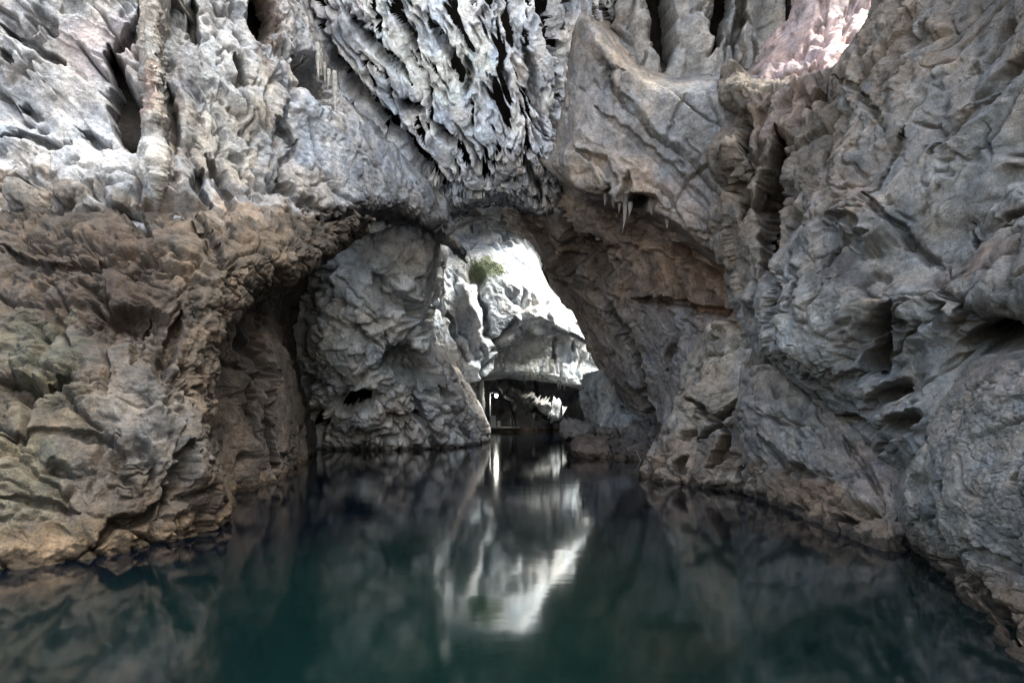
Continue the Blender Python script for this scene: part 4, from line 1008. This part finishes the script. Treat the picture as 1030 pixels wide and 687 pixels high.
sheet('water', -60, 60, -14, 110, 0.0, 9, water_material(), 'structure')
sheet('ground', -400, 400, -500, 400, -1.6, 9, plain_material('pale_gravel', (.34, .32, .28), .9, noise=.3, scale=.4), 'structure')
sheet('bounce_shore', -120, 120, -160, -9, .35, 9, plain_material('bounce_gravel', (.42, .41, .40), .9, noise=.3, scale=.6), 'structure')  # unseen bank added behind the camera to bounce sunlight into the cave


def box_mesh(boxes):
    V, Fq = [], []
    for x0, x1, y0, y1, z0, z1 in boxes:
        b = len(V)
        V += [(x0, y0, z0), (x1, y0, z0), (x1, y1, z0), (x0, y1, z0), (x0, y0, z1), (x1, y0, z1), (x1, y1, z1), (x0, y1, z1)]
        Fq += [[b, b + 3, b + 2, b + 1], [b + 4, b + 5, b + 6, b + 7], [b, b + 1, b + 5, b + 4], [b + 1, b + 2, b + 6, b + 5], [b + 2, b + 3, b + 7, b + 6], [b + 3, b, b + 4, b + 7]]
    return np.array(V, float), np.array(Fq)


M_HILL = plain_material('hill_rock', (.22, .20, .18), .95, noise=.4, scale=.5)


def hill(name, boxes):
    V, Fq = box_mesh(boxes)
    o = make_mesh(name, V, Fq.ravel(), np.full(len(Fq), 4), M_HILL)
    o.data.polygons.foreach_set('use_smooth', np.zeros(len(Fq), bool))
    return tag(o, kind='structure')


# the mountain around the cave, open at the mouth; unseen wall and shaft shaped to block and pass sunlight
def slab_with_holes(x0, x1, y0, y1, z0, z1, holes):
    """boxes that fill the rectangle except the holes (x0,x1,y0,y1)"""
    xs = sorted({x0, x1, *[h[0] for h in holes], *[h[1] for h in holes]}); ys = sorted({y0, y1, *[h[2] for h in holes], *[h[3] for h in holes]})
    out = []
    for j in range(len(ys) - 1):
        run = None
        for i in range(len(xs) - 1):
            cx, cy = (xs[i] + xs[i + 1]) / 2, (ys[j] + ys[j + 1]) / 2
            open_ = any(h[0] < cx < h[1] and h[2] < cy < h[3] for h in holes)
            if open_:
                if run is not None: out.append((run, xs[i], ys[j], ys[j + 1], z0, z1)); run = None
            elif run is None: run = xs[i]
        if run is not None: out.append((run, xs[-1], ys[j], ys[j + 1], z0, z1))
    return out


HOLES = [(-11, 2.5, 28, 38), (2.5, 9.5, 28, 43), (9.5, 22, 28, 56), (-11, 6, 24, 28)]
hill('mountain_sun_block', [(-60, -24, 8, 100, -3, 40), (13, 16, -8, 8, -3, 58), (13, 16, 15, 30, -3, 58), (13, 15.99, 8, 15, -3, 16), (13, 15.99, 8, 15, 30, 58), (24, 60, 30, 100, -3, 32), (-24, 24, 82, 100, -3, 30.01)] + slab_with_holes(-24, 24, 13, 82, 20, 21.5, HOLES))

def tube(name, pts, radii, mat, parent=None, n=10):
    """round bar through points, radius per point"""
    pts = np.array(pts, float); V = []; T = np.gradient(pts, axis=0)
    for p, t, r in zip(pts, T, radii):
        t = t / np.linalg.norm(t); a = np.cross(t, (0, 0, 1) if abs(t[2]) < .9 else (1, 0, 0)); a /= np.linalg.norm(a); b = np.cross(t, a)
        for k in range(n):
            q = 2 * math.pi * k / n
            V.append(p + r * (math.cos(q) * a + math.sin(q) * b))
    m = len(pts); idx = np.arange(m * n).reshape(m, n); nx = np.roll(idx, -1, 1)
    q = np.stack([idx[:-1], nx[:-1], nx[1:], idx[1:]], -1).reshape(-1, 4)
    flat = np.concatenate([q.ravel(), idx[0][::-1], idx[-1]]); cnt = np.concatenate([np.full(len(q), 4), [n, n]])
    return make_mesh(name, V, flat, cnt, mat, parent=parent, loc=None if parent else pts[0])


def bevel_box(name, x0, x1, y0, y1, z0, z1, mat, parent=None, bev=.02):
    import bmesh
    bm = bmesh.new(); bmesh.ops.create_cube(bm, size=1)
    for v in bm.verts:
        v.co = ((x0 + x1) / 2 + v.co.x * (x1 - x0), (y0 + y1) / 2 + v.co.y * (y1 - y0), (z0 + z1) / 2 + v.co.z * (z1 - z0))
    bmesh.ops.bevel(bm, geom=bm.edges[:], offset=bev, segments=2, affect='EDGES')
    off = parent.location if parent else Vector(((x0 + x1) / 2, (y0 + y1) / 2, z0))
    bmesh.ops.translate(bm, verts=bm.verts, vec=-off)
    me = bpy.data.meshes.new(name); bm.to_mesh(me); bm.free(); me.materials.append(mat)
    o = bpy.data.objects.new(name, me); COL.objects.link(o)
    if parent: o.parent = parent
    else: o.location = off
    return o


def empty(name, loc):
    o = bpy.data.objects.new(name, None); COL.objects.link(o); o.location = loc
    return o


from mathutils import Vector
M_WHITE = plain_material('white_paint', (.75, .76, .78), .45, noise=.08)
M_STEEL = plain_material('grey_steel', (.30, .31, .32), .5, noise=.15)
M_CONC = plain_material('pale_concrete', (.36, .35, .33), .85, noise=.25, scale=4)
M_DARKWOOD = plain_material('dark_timber', (.07, .06, .05), .8, noise=.3, scale=6)
M_GLOW = plain_material('lamp_glass', (.9, .9, .9), .3, emit=((1, .98, .95), 14))

# landing stage with its boxes and posts, far back on the water
st = empty('landing_stage', (-.85, 61.5, 0)); tag(st, 'low concrete landing stage on the water at the dark back of the cave', 'landing stage')
bevel_box('deck', -2.75, .95, 60.4, 63.2, .36, .56, M_CONC, st)
bevel_box('edge_beam', -2.7, .9, 60.5, 60.75, .12, .36, M_DARKWOOD, st)
for x in (-2.3, -1.0, .5):
    tube('pile', [(x, 61.0, -1), (x, 61.0, .36)], [.09, .09], M_DARKWOOD, st)
b1 = bevel_box('upright_box', -2.55, -1.97, 61.2, 61.7, .56, 1.92, M_WHITE); tag(b1, 'taller white upright box standing on the landing stage under the lamp', 'box')
b2 = bevel_box('upright_box', -1.78, -1.38, 61.3, 61.7, .56, 1.30, M_WHITE); tag(b2, 'shorter white upright box on the landing stage beside the taller one', 'box')
for x, h in ((-.12, 1.62), (.22, 1.35)):
    p = tube('mooring_post', [(x, 61.2, .55), (x, 61.2, h * .6), (x, 61.2, h - .06), (x, 61.2, h)], [.065, .06, .06, .03], M_STEEL)
    tag(p, 'taller grey mooring post on the open end of the landing stage' if h > 1.5 else 'shorter grey mooring post nearest the open end of the landing stage', 'post')
lp = empty('lamp_post', (-2.66, 61.9, .56)); tag(lp, 'thin grey lamp post with a glaring white lamp over the landing stage', 'lamp post')
tube('pole', [(-2.66, 61.9, .5), (-2.66, 61.9, 2.5), (-2.66, 61.9, 4.75)], [.085, .075, .06], M_STEEL, lp)
tube('arm', [(-2.66, 61.9, 4.6), (-2.4, 61.85, 4.72), (-1.95, 61.8, 4.66)], [.04, .035, .03], M_STEEL, lp)
hd = tube('lamp_head', [(-1.9, 61.8, 4.70), (-1.9, 61.8, 4.60), (-1.9, 61.8, 4.52)], [.08, .22, .26], M_STEEL, lp, 16)
th = np.linspace(0, math.pi, 9)
tube('bulb', [(-1.9, 61.8, 4.33 + .19 * math.cos(a)) for a in th], [max(.005, .19 * math.sin(a)) for a in th], M_GLOW, hd.parent, 16)
pl = bpy.data.lights.new('lamp', 'POINT'); pl.energy = 7; pl.color = (1, .97, .92); pl.shadow_soft_size = .2
po = bpy.data.objects.new('lamp', pl); COL.objects.link(po); po.location = (-1.9, 61.5, 4.2)

# greenery on the lit rock
M_MOSS = plain_material('green_leaves', (.018, .034, .014), .8, noise=.5, scale=3)
c0 = np.array(at(490, 268, 39.3)); V = []; Fc = []
for k in range(1500):
    cl = [(0, 0), (-.75, .22), (.85, -.35), (.35, -.75)][int(rng.random() ** 1.6 * 4)]
    a = rng.normal(size=3) * np.array([.6, .25, .2]) + np.array([cl[0], -.25 * cl[1], cl[1]])
    p = c0 + a; t = rng.normal(size=3); t /= np.linalg.norm(t); u = np.cross(t, rng.normal(size=3)); u /= np.linalg.norm(u)
    z = .03 + .05 * rng.random(); b = len(V)
    V += [p - t * z, p + u * z * .45, p + t * z, p - u * z * .45]; Fc += [b, b + 1, b + 2, b + 3]
g = make_mesh('greenery', V, Fc, np.full(len(Fc) // 4, 4), M_MOSS, loc=c0)
tag(g, 'green patch of small plants on the lit rock face in the far chamber', 'plants', kind='stuff')

# bare branch caught among the boulders
M_TWIG = plain_material('bleached_wood', (.42, .38, .34), .8, noise=.3, scale=8)
br = empty('bare_branch', at(652, 466, 20.3)); tag(br, 'bleached bare branch lying against the rocks beside the boulders', 'branch')
A = [at(648, 470, 20.2), at(653, 460, 20.1), at(659, 452, 20.0), at(668, 444, 19.8)]
tube('stem', A, [.035, .03, .022, .01], M_TWIG, br, 7)
tube('twig', [A[1], at(661, 460, 19.9), at(667, 459, 19.8)], [.02, .014, .006], M_TWIG, br, 6)
tube('twig', [A[2], at(660, 446, 20), at(659, 440, 20)], [.018, .012, .005], M_TWIG, br, 6)
tube('twig', [A[0], at(643, 460, 20.3), at(640, 452, 20.4)], [.022, .014, .005], M_TWIG, br, 6)
# ------------------------------------------------------------------ light
wd = bpy.data.worlds.new('World'); SC.world = wd; wd.use_nodes = True
wn = wd.node_tree
sky = wn.nodes.new('ShaderNodeTexSky'); sky.sky_type = 'NISHITA'; sky.sun_disc = False
SUN = np.array([.50, -.22, .84]); SUN /= np.linalg.norm(SUN)
el = math.asin(SUN[2]); az = math.atan2(SUN[0], SUN[1])
sky.sun_elevation = el; sky.sun_rotation = az
sky.air_density = 1.0; sky.dust_density = 5.0; sky.ozone_density = .6
wn.links.new(sky.outputs[0], wn.nodes['Background'].inputs['Color'])
wn.nodes['Background'].inputs['Strength'].default_value = .055
ld = bpy.data.lights.new('sun', 'SUN'); ld.energy = 1.5; ld.angle = math.radians(28); ld.color = (.91, .95, 1)
lo = bpy.data.objects.new('sun', ld); COL.objects.link(lo)
from mathutils import Vector
lo.rotation_euler = Vector(-SUN).to_track_quat('-Z', 'Y').to_euler()
lo.location = (30, 0, 60)

# ------------------------------------------------------------------ camera and render
cd = bpy.data.cameras.new('camera'); co = bpy.data.objects.new('camera', cd); COL.objects.link(co)
cd.sensor_width = 36; cd.lens = 36 * F / W0
cd.shift_y = (HOR - H0 / 2) / W0
cd.clip_start = .05; cd.clip_end = 2000
co.location = (0, 0, CAMH); co.rotation_euler = (math.radians(90), 0, 0)
SC.camera = co
vs = SC.view_settings
vs.view_transform = 'Standard'; vs.look = 'None'; vs.gamma = 1; vs.use_curve_mapping = False
vs.exposure = 4.0
vs.use_white_balance = True; vs.white_balance_temperature = 6950; vs.white_balance_tint = 3
SC.render.engine = 'CYCLES'
cy = SC.cycles
cy.max_bounces = 8; cy.diffuse_bounces = 3; cy.glossy_bounces = 3; cy.transmission_bounces = 4
cy.caustics_reflective = False; cy.caustics_refractive = False
cy.sample_clamp_indirect = 6
cy.use_guiding = True; cy.guiding_training_samples = 48
cy.use_denoising = True
try:
    cy.denoiser = 'OPENIMAGEDENOISE'; cy.denoising_input_passes = 'RGB_ALBEDO_NORMAL'; cy.denoising_prefilter = 'ACCURATE'
except Exception:
    pass
